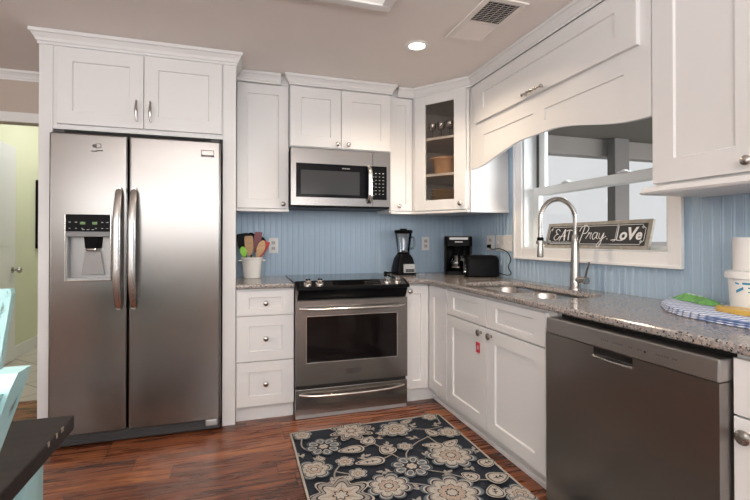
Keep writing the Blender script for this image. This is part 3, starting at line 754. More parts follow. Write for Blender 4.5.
# valance board: face with two sunk panels whose bottoms follow the arch
pan = [(-1.972, -1.462), (-1.370, -0.852)]
allY = sorted(set([round(y, 4) for y in ys] + [p for ab in pan for p in ab]))
XF, XBk, REC = -0.310, -0.2905, 0.006
def inpan(a, b): 
    m_ = (a + b) / 2
    return any(p0 < m_ < p1 for p0, p1 in pan)
def q4(pts): bm.faces.new([bm.verts.new(p) for p in pts])
for a, b in zip(allY, allY[1:]):
    za, zb = arch(a), arch(b); top = 2.222
    if inpan(a, b):
        pa, pb, pt = za + .062, zb + .062, 1.853
        q4([(XF, a, za), (XF, b, zb), (XF, b, pb), (XF, a, pa)]); q4([(XF, a, pt), (XF, b, pt), (XF, b, top), (XF, a, top)])
        q4([(XF + REC, a, pa), (XF + REC, b, pb), (XF + REC, b, pt), (XF + REC, a, pt)])
        q4([(XF, a, pa), (XF, b, pb), (XF + REC, b, pb), (XF + REC, a, pa)]); q4([(XF, a, pt), (XF, b, pt), (XF + REC, b, pt), (XF + REC, a, pt)])
    else:
        q4([(XF, a, za), (XF, b, zb), (XF, b, top), (XF, a, top)])
    q4([(XBk, a, za), (XBk, b, zb), (XBk, b, top), (XBk, a, top)])
    q4([(XF, a, za), (XF, b, zb), (XBk, b, zb), (XBk, a, za)]); q4([(XF, a, top), (XF, b, top), (XBk, b, top), (XBk, a, top)])
for p0, p1 in pan:
    for y in (p0, p1): q4([(XF, y, arch(y) + .062), (XF + REC, y, arch(y) + .062), (XF + REC, y, 1.853), (XF, y, 1.853)])
for y in (allY[0], allY[-1]): q4([(XF, y, arch(y)), (XBk, y, arch(y)), (XBk, y, 2.222), (XF, y, 2.222)])
bmesh.ops.remove_doubles(bm, verts=bm.verts[:], dist=0.0001)
obj('valance', bm, 'white', t)
f = fR(-0.310)
bm = B(); shaker(bm, f, -2.052, -0.762, 1.947, 2.212, 0.020, 0.110, 0.078, rec=0.008); d = obj('door', bm, 'white', t)
bm = B()     # ornate pull
c = f(-1.405, 1.966, 0.020)
n = 15; pts = []; rs = []
for i in range(n):
    tt = i / (n - 1) * 2 - 1
    pts.append(f(-1.405 + tt * 0.082, 1.966, 0.042 + 0.004 * (1 - tt * tt))); rs.append(0.0045 + 0.0045 * (1 - abs(tt)) + 0.0018 * math.cos(tt * 14))
tube(bm, pts, rs, 10)
for s in (-1, 1):
    tube(bm, [f(-1.405 + s * .07, 1.966, 0.019), f(-1.405 + s * .07, 1.966, 0.042)], 0.005, 8)
    lathe(bm, [(0.0, -.009), (.007, -.006), (.010, 0), (.007, .006), (0.0, .009)], f(-1.405 + s * .082, 1.966, 0.042), (0, 1, 0), 12)
obj('handle', bm, 'nickel', d, True)
bm = B(); crown(bm, CP, 2.228, sel=(2, 3)); bmesh.ops.translate(bm, verts=bm.verts[:], vec=(0, -0.0008, 0)); obj('crown_molding', bm, 'white', t)

# ------------------------------------------------------------------ wall cabinet at right edge
t = thing('wall_cabinet', 'tall white wall cabinet with a wide door at right beyond the sink window', 'cabinet', (-0.15, -2.5, 1.337))
bm = B(); box(bm, -0.290, -0.006, -2.903, -2.102, UZ, 2.298); obj('cabinet_box', bm, 'white', t)
f = fR(-0.290)
for a, b, ku in ((-2.4995, -2.106, -2.455), (-2.900, -2.5035, -2.545)):
    bm = B(); shaker(bm, f, a, b, 1.364, 2.222, 0.020, 0.088); d = obj('door', bm, 'white', t)
    knob_at(f, ku, 1.398, 0.020, d)
bm = B()     # flared light rail under the cabinet
prof = [(0.0, 1.322), (0.338, 1.322), (0.345, 1.330), (0.338, 1.338), (0.320, 1.352), (0.0, 1.352)]
prism(bm, [(-d_, -2.078 - 0.0 if d_ > 0.3 else -2.078, z) for d_, z in prof], [(-d_, -2.903, z) for d_, z in prof])
bmesh.ops.translate(bm, verts=bm.verts[:], vec=(-0.002, 0, 0))
obj('light_rail', bm, 'white', t)
bm = B(); crown(bm, CP, 2.228, sel=(3, 4)); obj('crown_molding', bm, 'white', t)

# ------------------------------------------------------------------ base cabinets
t = thing('drawer_cabinet', 'white three-drawer base cabinet between the refrigerator and the range', 'cabinet', (-1.725, -0.3, 0))
bm = B(); box(bm, -1.903, -1.547, -0.588, -0.006, 0.096, 0.8345); box(bm, -1.903, -1.547, -0.556, -0.006, 0.0, 0.096); obj('cabinet_box', bm, 'white', t)
f = fB(-0.588)
for z0, z1, rt in ((0.668, 0.820, 0.040), (0.382, 0.663, 0.062), (0.102, 0.377, 0.062)):
    bm = B(); shaker(bm, f, -1.899, -1.550, z0, z1, 0.020, 0.072, rt); d = obj('drawer', bm, 'white', t)
    knob_at(f, -1.7245, (z0 + z1) / 2, 0.020, d)

t = thing('corner_base_cabinet', 'white corner base cabinet with folding door in the angle right of the range', 'cabinet', (-0.4, -0.4, 0))
bm = B()
pl = [(-0.784, -0.006), (-0.784, -0.588), (-0.585, -0.588), (-0.585, -0.880), (-0.006, -0.880), (-0.006, -0.006)]
prism(bm, [(x, y, 0.096) for x, y in pl], [(x, y, 0.8345) for x, y in pl])
pl = [(-0.784, -0.006), (-0.784, -0.556), (-0.535, -0.556), (-0.535, -0.880), (-0.006, -0.880), (-0.006, -0.006)]
prism(bm, [(x, y, 0.0) for x, y in pl], [(x, y, 0.096) for x, y in pl])
obj('cabinet_box', bm, 'white', t)
f = fB(-0.588)
bm = B(); shaker(bm, f, -0.781, -0.608, 0.102, 0.822, 0.020, 0.056); d = obj('door', bm, 'white', t); knob_at(f, -0.752, 0.785, 0.020, d)
f2 = fR(-0.585)
bm = B(); shaker(bm, f2, -0.878, -0.612, 0.102, 0.822, 0.020, 0.072); obj('door', bm, 'white', t)

t = thing('sink_cabinet', 'white sink base cabinet with two doors and two false drawer fronts', 'cabinet', (-0.3, -1.36, 0))
bm = B(); box(bm, -0.585, -0.006, -1.888, -0.883, 0.096, 0.620); box(bm, -0.585, -0.560, -1.888, -0.883, 0.620, 0.8345); box(bm, -0.535, -0.006, -1.888, -0.883, 0.0, 0.096); obj('cabinet_box', bm, 'white', t)
for a, b in ((-1.3555, -0.889), (-1.832, -1.3595)):
    bm = B(); shaker(bm, f2, a, b, 0.668, 0.818, 0.020, 0.085, 0.036); obj('drawer_front', bm, 'white', t)
ds = []
for a, b, ku in ((-1.3555, -0.889, -1.303), (-1.832, -1.3595, -1.405)):
    bm = B(); shaker(bm, f2, a, b, 0.102, 0.660, 0.020, 0.075, 0.068); d = obj('door', bm, 'white', t); knob_at(f2, ku, 0.627, 0.020, d, r=.019); ds.append(d)
bm = B(); box(bm, -0.6062, -0.6052, -1.290, -1.248, 0.508, 0.566); obj('sticker', bm, 'stickerred', ds[0], label='small red sticker with a white mark')
bm = B(); box(bm, -0.6066, -0.6061, -1.277, -1.264, 0.525, 0.548); obj('sticker_mark', bm, 'mark', ds[0], label='white mark printed on the red sticker')
bm = B(); box(bm, -0.551, -0.536, -1.86, -0.560, 0.0, 0.028, 0.004); obj('shoe_molding', bm, 'trim', t)

# dishwasher
t = thing('dishwasher', 'stainless dishwasher under the granite counter at right', 'dishwasher', (-0.33, -2.24, 0))
bm = B(); box(bm, -0.570, -0.01, -2.584, -1.896, 0.05, 0.826); box(bm, -0.52, -0.01, -2.584, -1.896, 0.0, 0.05); obj('tub', bm, 'void', t)
bm = B()
DY0, DY1 = -2.588, -1.892
py0, py1, pz0, pz1 = -2.316, -2.150, 0.716, 0.7485
for (a, b, c0, c1) in ((DY0, py0, 0.05, 0.7505), (py1, DY1, 0.05, 0.7505), (py0, py1, 0.05, pz0), (py0, py1, pz1, 0.7505)):
    box(bm, -0.6495, -0.572, a, b, c0, c1)
box(bm, -0.620, -0.572, py0, py1, pz0, pz1)
d = obj('door', bm, 'steel_dark', t)
bm = B(); hexa(bm, [(-.651, DY0, .7515), (-.651, DY1, .7515), (-.572, DY1, .7515), (-.572, DY0, .7515), (-.647, DY0, .816), (-.647, DY1, .816), (-.572, DY1, .816), (-.572, DY0, .816)], 0.005); cp = obj('control_strip', bm, 'steel_strip', d)
bm = B(); tube(bm, [(-.6515, py1 + .002, pz0 + .002), (-.6525, (py0 + py1) / 2, pz0 - .001), (-.6515, py0 - .002, pz0 + .002)], 0.0045, 8); obj('handle', bm, 'handle', d, True)
bm = B(); box(bm, -.6205, -.6198, py0, py1, pz0 + .004, pz1); obj('handle_recess', bm, 'void', d)
for u0, n in ((-2.185, 4), (-2.235, 5), (-2.30, 2), (-2.335, 2), (-2.40, 5), (-2.455, 2)):
    bm = B()
    for k in range(n): box(bm, -.6500, -.6488, u0 - k * .009 - .005, u0 - k * .009, 0.782, 0.7855)
    obj('control_mark', bm, 'inkgrey', d)
bm = B(); lathe(bm, [(0.004, 0), (0.004, 0.0012)], (-.6488, -2.362, .782), (-1, 0, 0), 10); obj('indicator', bm, 'void', d)
# last cabinet at the frame's right edge
t = thing('drawer_cabinet', 'white base cabinet with drawer and door right of the dishwasher', 'cabinet', (-0.3, -2.9, 0))
bm = B(); box(bm, -0.585, -0.006, -3.200, -2.592, 0.096, 0.8345); box(bm, -0.535, -0.006, -3.2, -2.592, 0.0, 0.096); obj('cabinet_box', bm, 'white', t)
bm = B(); shaker(bm, f2, -3.197, -2.594, 0.668, 0.820, 0.020, 0.085, 0.036); d = obj('drawer', bm, 'white', t); knob_at(f2, -2.895, 0.744, 0.020, d)
bm = B(); shaker(bm, f2, -3.197, -2.594, 0.102, 0.662, 0.020, 0.075, 0.068); d = obj('door', bm, 'white', t); knob_at(f2, -2.630, 0.620, 0.020, d, r=.020)

# ------------------------------------------------------------------ countertops
def slab(outer, hole, z0, z1, bev):
    bm = B()
    es = []
    for lp in ([outer] + ([hole] if hole else [])):
        v = [bm.verts.new((x, y, z1)) for x, y in lp]
        es += [bm.edges.new((v[i], v[(i + 1) % len(v)])) for i in range(len(v))]
    bmesh.ops.triangle_fill(bm, use_beauty=True, use_dissolve=False, edges=es, normal=(0, 0, 1))
    r = bmesh.ops.extrude_face_region(bm, geom=bm.faces[:])
    bmesh.ops.translate(bm, verts=[g for g in r['geom'] if isinstance(g, bmesh.types.BMVert)], vec=(0, 0, z0 - z1))
    bmesh.ops.recalc_face_normals(bm, faces=bm.faces[:])
    if bev:
        ed = [e for e in bm.edges if len(e.link_faces) == 2 and e.calc_face_angle(0) > 1.0 and abs(e.verts[0].co.z - e.verts[1].co.z) < 1e-5]
        bmesh.ops.bevel(bm, geom=ed, offset=bev, segments=3, profile=0.5, affect='EDGES', clamp_overlap=True)
    return bm
bm = slab([(-1.904, -0.006), (-1.904, -0.625), (-1.5475, -0.625), (-1.5475, -0.006)], None, CT - 0.030, CT, 0.010)
obj('countertop', bm, 'granite', None, False, 'short grey speckled granite counter left of the range under the utensil crock', 'countertop', loc=(-1.725, -0.3, CT - .030))
hole = []
hx0, hx1, hy0, hy1 = -0.535, -0.150, -1.745, -0.920
for x, y in rounded(hx0, hx1, hy0, hy1, 0.11, 8): hole.append((x, y))
outer = [(-0.784, -0.006), (-0.784, -0.625), (-0.680, -0.625), (-0.650, -0.640), (-0.632, -0.670), (-0.625, -0.72), (-0.625, -3.22), (-0.006, -3.22), (-0.006, -0.006)]
bm = slab(outer, hole, CT - 0.030, CT, 0.010)
obj('countertop', bm, 'granite', None, False, 'long L-shaped grey speckled granite counter holding the sink', 'countertop', loc=(-0.32, -1.4, CT - .030))

# sink
t = thing('sink', 'undermount double-bowl stainless kitchen sink below the window', 'sink', (-0.34, -1.33, 0.62))
def bowl(bm, x0, x1, y0, y1, r, ztop, zb):
    loops = []
    for ins, z in ((0.0, ztop), (0.004, ztop - .01), (0.018, zb + .03), (0.035, zb + .008), (0.06, zb)):
        loops.append([(x, y, z) for x, y in rounded(x0 + ins, x1 - ins, y0 + ins, y1 - ins, max(.02, r - ins * .5), 8)])
    rows = [[bm.verts.new(p) for p in l] for l in loops]
    for r0, r1 in zip(rows, rows[1:]):
        for i in range(len(r0)): bm.faces.new((r0[i], r0[(i + 1) % len(r0)], r1[(i + 1) % len(r0)], r1[i]))
    bm.faces.new(rows[-1])
ZT = CT - 0.032
# rim plate
bm = B(); es = []
for lp in (rounded(hx0 - .012, hx1 + .012, hy0 - .012, hy1 + .012, .115, 8), rounded(hx0 + .008, hx1 - .008, -1.262, hy1 - .008, .10, 8), rounded(hx0 + .008, hx1 - .008, hy0 + .008, -1.288, .10, 8)):
    v = [bm.verts.new((x, y, ZT)) for x, y in lp]; es += [bm.edges.new((v[i], v[(i + 1) % len(v)])) for i in range(len(v))]
bmesh.ops.triangle_fill(bm, use_beauty=True, use_dissolve=False, edges=es, normal=(0, 0, 1)); obj('rim', bm, 'steel_sink', t)
bm = B(); bowl(bm, hx0 + .008, hx1 - .008, -1.262, hy1 - .008, .10, ZT, 0.66); obj('basin', bm, 'steel_sink', t, True, fix=False)
bm = B(); bowl(bm, hx0 + .008, hx1 - .008, hy0 + .008, -1.288, .10, ZT, 0.64); obj('basin', bm, 'steel_sink', t, True, fix=False)
for y, z in ((-1.09, .66), (-1.51, .64)):
    bm = B(); lathe(bm, [(0.044, 0.0005), (0.044, 0.003), (0.030, 0.002), (0.0, 0.001)], (-.34, y, z), (0, 0, 1), 24); obj('drain', bm, 'chrome', t, True)

# faucet
t = thing('faucet', 'tall brushed nickel spring-neck kitchen faucet behind the sink', 'faucet', (-0.112, -1.467, CT))
bm = B(); FX, FY = -0.112, -1.467
lathe(bm, [(0.034, 0), (0.034, 0.008), (0.029, 0.014), (0.0275, 0.06), (0.025, 0.12), (0.019, 0.26), (0.017, 0.30), (0.0125, 0.305), (0.0125, 0.33)], (FX, FY, CT + .0005), (0, 0, 1), 24); obj('body', bm, 'nickel', t, True)
arc = [(FX, FY, CT + .325)]
cxm = (FX - 0.342) / 2; R = (FX + 0.342) / 2; zc = 1.248
for i in range(17):
    a = PI * i / 16; arc.append((cxm + R * math.cos(a), FY, zc + R * math.sin(a)))
arc += [(-0.342, FY, 1.20)]
bm = B(); ap = smooth_pts(arc, 5)
tube(bm, ap, 0.0095, 12)
nose = obj('neck', bm, 'nickel', t, True)
bm = B(); hel = []   # spring coil round the neck
L_ = [0]
for a, b in zip(ap, ap[1:]): L_.append(L_[-1] + (b - a).length)
tot = L_[-1]; turns = 46; i = 0
for k in range(turns * 8 + 1):
    s = tot * k / (turns * 8)
    while i < len(L_) - 2 and L_[i + 1] < s: i += 1
    tt = (s - L_[i]) / (L_[i + 1] - L_[i]); p = ap[i].lerp(ap[i + 1], tt); d_ = (ap[i + 1] - ap[i]).normalized()
    u = Vector((0, 1, 0)); v = d_.cross(u).normalized(); an = 2 * PI * k / 8
    hel.append(p + (u * math.cos(an) + v * math.sin(an)) * 0.0125)
tube(bm, hel, 0.0023, 5); obj('spring', bm, 'chrome', t, True)
bm = B(); lathe(bm, [(0.010, 0.0), (0.011, -0.01), (0.012, -0.07), (0.0155, -0.115), (0.017, -0.15), (0.016, -0.157), (0.010, -0.158)], (-0.342, FY, 1.205), (0, 0, 1), 20); obj('spray_head', bm, 'nickel', t, True)
bm = B(); lathe(bm, [(0.0125, 0), (0.0175, 0.004), (0.0175, 0.034), (0.0125, 0.038)], (-0.342, FY, 1.118), (0, 0, 1), 18); obj('spray_grip', bm, 'black', t, True)
bm = B(); tube(bm, [(FX, FY, 1.128), (-0.326, FY, 1.128)], 0.0055, 10); lathe(bm, [(0.0215, 0), (0.0215, 0.018)], (-0.342, FY, 1.119), (0, 0, 1), 18); obj('holder_arm', bm, 'nickel', t, True)
bm = B(); tube(bm, [(FX, FY, 0.922), (FX, FY - 0.085, 0.922)], [0.019, 0.0195], 16); tube(bm, smooth_pts([(FX, FY - 0.072, 0.93), (FX - .002, FY - 0.082, 0.965), (FX - .004, FY - 0.105, 1.022)], 4), [0.007, .007, .0065, .006, .0058, .0055, .0055, .0055, .005], 10); obj('lever', bm, 'nickel', t, True)

# ------------------------------------------------------------------ range
t = thing('range', 'stainless slide-in electric range with black glass cooktop below the microwave', 'range', (-1.165, -0.33, 0))
RX0, RX1 = -1.5445, -0.7875
bm = B(); box(bm, RX0 + .004, RX1 - .004, -0.615, -0.012, 0.012, 0.855); obj('body', bm, 'steel_dark', t)
bm = B(); box(bm, RX0, RX1, -0.610, -0.010, 0.8555, 0.871, 0.004); ct = obj('cooktop', bm, 'cooktop', t)
bm = B()   # sloped control console
hexa(bm, [(RX0, -.708, .822), (RX1, -.708, .822), (RX1, -.611, .838), (RX0, -.611, .838), (RX0, -.706, .842), (RX1, -.706, .842), (RX1, -.611, .878), (RX0, -.611, .878)], 0.006)
con = obj('control_console', bm, 'black', t)
def fC(u, s, d):   # on the sloped console face: s along the slope from its front edge
    e = Vector((0, .095, .036)).normalized(); nrm = Vector((0, -.036, .095)).normalized(); p = Vector((u, -.706, .842)) + e * s + nrm * d; return tuple(p)
bm = B(); hexa(bm, [fC(RX0 + .02, .008, 0), fC(RX1 - .02, .008, 0), fC(RX1 - .02, .094, 0), fC(RX0 + .02, .094, 0), fC(RX0 + .02, .008, .002), fC(RX1 - .02, .008, .002), fC(RX1 - .02, .094, .002), fC(RX0 + .02, .094, .002)]); obj('console_plate', bm, 'steel_mid', t)
bm = B(); hexa(bm, [fC(-1.305, .02, .0021), (fC(-.985, .02, .0021)), fC(-.985, .084, .0021), fC(-1.305, .084, .0021), fC(-1.305, .02, .0032), fC(-.985, .02, .0032), fC(-.985, .084, .0032), fC(-1.305, .084, .0032)]); obj('display', bm, 'black_gloss', t)
bm = B()
for r_ in range(2):
    for k in range(7):
        if r_ == 0 or k > 4: continue
    for k in range(9): 
        a = fC(-1.09 + .012 * k, .035 + r_ * .025, .0033); box(bm, a[0] - .003, a[0] + .003, a[1] - .003, a[1] + .003, a[2], a[2] + .0006)
obj('console_print', bm, 'plateshade', t)
for kx in (-1.468, -1.392, -.935, -.862):
    bm = B(); o_ = fC(kx, .05, .002); ax = Vector((0, -.036, .095)); lathe(bm, [(.026, 0), (.026, .004), (.020, .007), (.019, .026), (.016, .029), (0, .0295)], o_, ax, 20)
    e1 = Vector(fC(kx, .034, .031)); e2 = Vector(fC(kx, .066, .031)); tube(bm, [e1, e2], .004, 8); obj('knob', bm, 'chrome', t, True)
bm = B(); hexa(bm, [(RX0 + .012, -.660, .758), (RX1 - .012, -.660, .758), (RX1 - .012, -.611, .758), (RX0 + .012, -.611, .758), (RX0 + .012, -.696, .8215), (RX1 - .012, -.696, .8215), (RX1 - .012, -.611, .8215), (RX0 + .012, -.611, .8215)], 0.003); obj('fascia', bm, 'black_gloss', t)
# oven door
bm = B(); wx0, wx1, wz0, wz1 = -1.480, -0.860, 0.352, 0.655
yb = -.616; yf = -.660
for a in ((RX0 + .001, wx0, .215, .752), (wx1, RX1 - .001, .215, .752), (wx0, wx1, .215, wz0), (wx0, wx1, wz1, .752)):
    box(bm, a[0], a[1], yf, yb, a[2], a[3])
d = obj('door', bm, 'steel_mid', t)
bm = B(); box(bm, wx0, wx1, -.650, -.620, wz0, wz1); obj('window', bm, 'oven_glass', d)
bm = B()
for a in ((wx0, wx0 + .005, wz0, wz1), (wx1 - .005, wx1, wz0, wz1), (wx0, wx1, wz0, wz0 + .005), (wx0, wx1, wz1 - .005, wz1)): box(bm, a[0], a[1], -.662, -.649, a[2], a[3], 0.001)
obj('window_trim', bm, 'chrome', d)
def bowed(x0, x1, z, y0, sag, out, r, name, parent, m='steel', sagz=0.0):
    bm = B(); n = 20; pts = []; 
    for i in range(n + 1):
        tt = i / n; s = 4 * tt * (1 - tt); pts.append((x0 + (x1 - x0) * tt, y0 - out * min(1, s * 1.8) ** .6, z + sagz * s))
    tube(bm, pts, [r * (0.75 if i in (0, n) else 1) for i in range(n + 1)], 12)
    return obj(name, bm, m, parent, True)
bowed(-1.520, -.812, .704, -.662, 0, .040, .0105, 'handle', d, 'chrome', -.004)
bm = B(); box(bm, -1.215, -1.115, -.6625, -.659, .272, .306); obj('badge', bm, 'steel', d)
bm = B(); text_bm(bm, 'FRIGIDAIRE', 0.0125, mB(-1.165, -.6612, .262)); obj('badge_lettering', bm, 'void', d)
bm = B(); box(bm, RX0 + .006, RX1 - .006, -.640, -.616, .192, .2145); obj('vent_gap', bm, 'void', t)
bm = B(); box(bm, RX0 + .001, RX1 - .001, -.658, -.616, .030, .191, .003); d = obj('drawer', bm, 'steel_mid', t)
bowed(-1.520, -.812, .158, -.659, 0, .030, .0085, 'handle', d, 'chrome', -.012)
bm = B(); box(bm, RX0 + .002, RX1 - .002, -.645, -.60, .001, .029, .002); obj('kick_plate', bm, 'lgrey', t)

# ------------------------------------------------------------------ over-the-range microwave
t = thing('microwave', 'stainless over-the-range microwave mounted above the cooktop', 'microwave', (-1.19, -0.2, 1.375))
MX0, MX1, MZ0, MZ1 = -1.545, -.822, 1.384, 1.780
bm = B(); box(bm, MX0, MX1, -.372, -.004, 1.372, MZ1, .003); obj('body', bm, 'dark', t)
bm = B(); gx0, gx1, gz0, gz1 = -1.511, -.995, 1.440, 1.677; dx1 = -.958
yf, yb = -.402, -.373
for a in ((MX0, gx0, MZ0, MZ1), (gx0, dx1, MZ0, gz0), (gx0, dx1, gz1, MZ1)): box(bm, a[0], a[1], yf, yb, a[2], a[3])
d = obj('door', bm, 'steel_mid', t)
bm = B(); box(bm, gx0, dx1, yf + .002, yb, gz0, gz1); obj('door_glass', bm, 'black_gloss', d)
bm = B(); box(bm, -1.478, -1.055, yf + .0005, yf + .0022, 1.462, 1.630); obj('window', bm, 'mw_glass', d)
bm = B(); text_bm(bm, 'FRIGIDAIRE', 0.0115, mB(-1.155, yf + .0015, 1.647)); obj('lettering', bm, 'mark', d)
bm = B(); n = 16; pts = []
for i in range(n + 1):
    tt = i / n; s = 4 * tt * (1 - tt); pts.append((-.986, -.404 - .042 * min(1, s * 1.6) ** .6, 1.405 + .275 * tt))
loops = [[(p[0] + .0155 * math.cos(2 * PI * k / 12), p[1] + .008 * math.sin(2 * PI * k / 12), p[2]) for k in range(12)] for p in pts]; loft(bm, loops); obj('handle', bm, 'chrome', d, True)
bm = B(); px0 = dx1 + .003
for a in ((px0, MX1, MZ0, gz0 - .006), (px0, MX1, gz1 + .002, MZ1), (-.848, MX1, gz0 - .006, gz1 + .002)): box(bm, a[0], a[1], yf, yb, a[2], a[3])
cp = obj('control_panel', bm, 'steel_mid', t)
bm = B(); box(bm, px0, -.848, yf + .001, yb, gz0 - .006, gz1 + .002); obj('keypad', bm, 'black_gloss', cp)
bm = B()
for r_ in range(7):
    for k in range(3):
        x = -.932 + k * .028; z = 1.625 - r_ * .025
        box(bm, x - .005, x + .005, yf + .0002, yf + .0012, z, z + (.003 if r_ else .005))
for r_ in range(5): box(bm, -.955, -.945, yf + .0002, yf + .0012, 1.60 - r_ * .034, 1.603 - r_ * .034)
obj('keypad_print', bm, 'mark', cp)
bm = B(); box(bm, -1.50, -.83, -.371, -.10, 1.3695, 1.3725); box(bm, MX0 + .004, MX1 - .004, -.398, -.372, 1.3725, 1.3835, .002); obj('bottom_vent', bm, 'black', t)

# ------------------------------------------------------------------ outlets and switches
def plate(f, u0, u1, v0, v1, name, label, cat, kind_, group=None):
    bm = B(); fbox(bm, f, u0, u1, v0, v1, 0.0046, 0.010, 0.002); c = f((u0 + u1) / 2, (v0 + v1) / 2, 0.0046)
    o = obj(name, bm, 'plate', None, False, label, cat, group, loc=c)
    um, vm = (u0 + u1) / 2, (v0 + v1) / 2
    if kind_ == 'outlet':
        for dv in (-.021, .021):
            bm = B(); fbox(bm, f, um - .015, um + .015, vm + dv - .014, vm + dv + .014, 0.010, 0.0118, 0.001); r = obj('receptacle', bm, 'plateshade', o)
            bm = B()
            for du in (-.006, .006): fbox(bm, f, um + du - .0012, um + du + .0012, vm + dv - .004, vm + dv + .006, 0.0117, 0.0121)
            obj('slot', bm, 'void', r)
    else:
        n = 3
        for k in range(n):
            uc = u0 + (u1 - u0) * (k + .5) / n
            bm = B(); fbox(bm, f, uc - .006, uc + .006, vm - .013, vm + .013, 0.010, 0.0112); fbox(bm, f, uc - .0045, uc + .0045, vm - .002, vm + .010, 0.0112, 0.019, 0.001)
            obj('switch', bm, 'ceramic', o)
    return o
plate(fB(0), -1.668, -1.598, 1.040, 1.157, 'wall_outlet', 'white wall outlet behind the utensil crock', 'outlet', 'outlet')
plate(fB(0), -.396, -.326, 1.053, 1.168, 'wall_outlet', 'white wall outlet between the blender and the coffee maker', 'outlet', 'outlet')
plate(fR(0), -.505, -.400, 1.060, 1.176, 'wall_outlet', 'white wall outlet above the toaster on the window wall', 'outlet', 'outlet')
plate(fR(0), -.738, -.532, 1.058, 1.178, 'switch_plate', 'white three-gang switch plate left of the sink window', 'light switch', 'switch')

# ------------------------------------------------------------------ utensil crock
UC = Vector((-1.795, -.150, CT + .0005))
bm = B(); lathe(bm, [(0.0, 0), (.056, 0), (.059, .003), (.070, .135), (.075, .139), (.076, .150), (.071, .152), (.066, .146), (.054, .008), (0, .007)], UC, (0, 0, 1), 32, False)
cr = obj('utensil_crock', bm, 'ceramic', None, True, 'white ceramic crock full of cooking utensils on the short counter', 'crock', loc=UC)
for s in (-1, 1):
    bm = B(); tube(bm, smooth_pts([(UC.x + s * .070, UC.y - .02, UC.z + .128), (UC.x + s * .090, UC.y - .014, UC.z + .126), (UC.x + s * .090, UC.y + .014, UC.z + .126), (UC.x + s * .070, UC.y + .02, UC.z + .128)], 4), .006, 8); obj('handle', bm, 'ceramic', cr, True)
def utensil(name, label, base, top, m, head, hm, cat='utensil', hr=.0055):
    """a handle from the crock floor and a shaped head at its end"""
    b = UC + Vector(base); tp = UC + Vector(top); d = (tp - b).normalized()
    t = thing(name, label, cat, b)
    bm = B(); tube(bm, [b, b.lerp(tp, .5), tp], [hr, hr, hr * .8], 8); obj('handle', bm, m, t, True)
    side = Vector((1, 0, 0)); side = (side - d * side.dot(d)).normalized(); nrm = d.cross(side).normalized()
    kind_, ln, w = head
    bm = B(); loops = []
    prof = {'spatula': [(0, .25), (.15, .75), (.35, .95), (.8, 1.0), (.95, .92), (1, .75)], 'spoon': [(0, .2), (.15, .5), (.4, .95), (.6, 1.0), (.8, .85), (.93, .5), (1, .12)], 'slant': [(0, .25), (.2, .7), (.5, .9), (.8, 1.0), (1, .85)]}[kind_]
    for a, ww in prof:
        c = tp + d * (a * ln); c = c + nrm * (-.010 * math.sin(PI * a) if kind_ == 'spoon' else 0)
        hw = w / 2 * ww; th = .0035
        sk = side * (w * .22 * a if kind_ == 'slant' else 0)
        loops.append([c + sk + side * hw - nrm * th, c + sk + side * hw + nrm * th, c + sk - side * hw + nrm * th, c + sk - side * hw - nrm * th])
    loft(bm, loops); obj('head', bm, hm, t, True)
    return t
utensil('spatula', 'black slotted turner at far left in the utensil crock', (-.022, .020, .012), (-.048, .028, .190), 'black', ('spatula', .135, .092), 'black')
utensil('spoon', 'wide black cooking spoon at back of the utensil crock', (-.004, .036, .012), (-.006, .046, .215), 'black', ('spoon', .115, .090), 'black')
utensil('spatula', 'flat wooden spatula at the front of the utensil crock', (-.006, -.004, .012), (-.016, -.008, .165), 'wood', ('spatula', .140, .062), 'wood')
utensil('spatula', 'burgundy spatula standing tall in the middle of the crock', (.012, .006, .012), (.024, .006, .185), 'lgrey', ('slant', .150, .056), 'burg')
utensil('spoon', 'black spoon at right back of the utensil crock', (.012, .026, .012), (.048, .032, .175), 'black', ('spoon', .125, .075), 'black')
utensil('spoon', 'wooden spoon leaning right out of the crock', (-.010, -.036, .012), (.036, -.047, .150), 'wood', ('spoon', .130, .056), 'wood')
utensil('spatula', 'bright red spatula leaning out of the crock at far right', (-.004, -.004, .012), (.052, -.012, .152), 'red', ('slant', .125, .046), 'red')
utensil('spoon', 'lime green spoon leaning left over the rim of the crock', (-.016, -.034, .012), (-.050, -.024, .150), 'lime', ('spoon', .080, .046), 'lime')

# ------------------------------------------------------------------ blender
bc = Vector((-.625, -.165, CT + .0005))
t = thing('blender', 'black countertop blender with a clear glass jar by the range', 'blender', bc)
def sq(cx, cy, hx, hy, r, z): return [(cx + x, cy + y, z) for x, y in rounded(-hx, hx, -hy, hy, r, 4)]
bm = B(); loft(bm, [sq(bc.x, bc.y, .080, .080, .02, bc.z), sq(bc.x, bc.y, .082, .082, .02, bc.z + .012), sq(bc.x, bc.y, .077, .077, .02, bc.z + .06), sq(bc.x, bc.y, .064, .062, .02, bc.z + .13), sq(bc.x, bc.y, .050, .050, .02, bc.z + .155), sq(bc.x, bc.y, .048, .048, .02, bc.z + .160)]); obj('base', bm, 'black', t, True)
bm = B(); hexa(bm, [(bc.x - .030, bc.y - .0875, bc.z + .018), (bc.x + .072, bc.y - .0875, bc.z + .018), (bc.x + .072, bc.y - .080, bc.z + .018), (bc.x - .030, bc.y - .080, bc.z + .018), (bc.x - .028, bc.y - .0805, bc.z + .085), (bc.x + .066, bc.y - .0805, bc.z + .085), (bc.x + .066, bc.y - .070, bc.z + .085), (bc.x - .028, bc.y - .070, bc.z + .085)], .002); obj('control_panel', bm, 'lgrey', t)
bm = B(); box(bm, bc.x - .014, bc.x + .058, bc.y - .0895, bc.y - .084, bc.z + .026, bc.z + .046, .001); obj('button_strip', bm, 'black', t)
bm = B()
for k in range(5): box(bm, bc.x - .010 + k * .0135, bc.x - .001 + k * .0135, bc.y - .0905, bc.y - .0894, bc.z + .032, bc.z + .040)
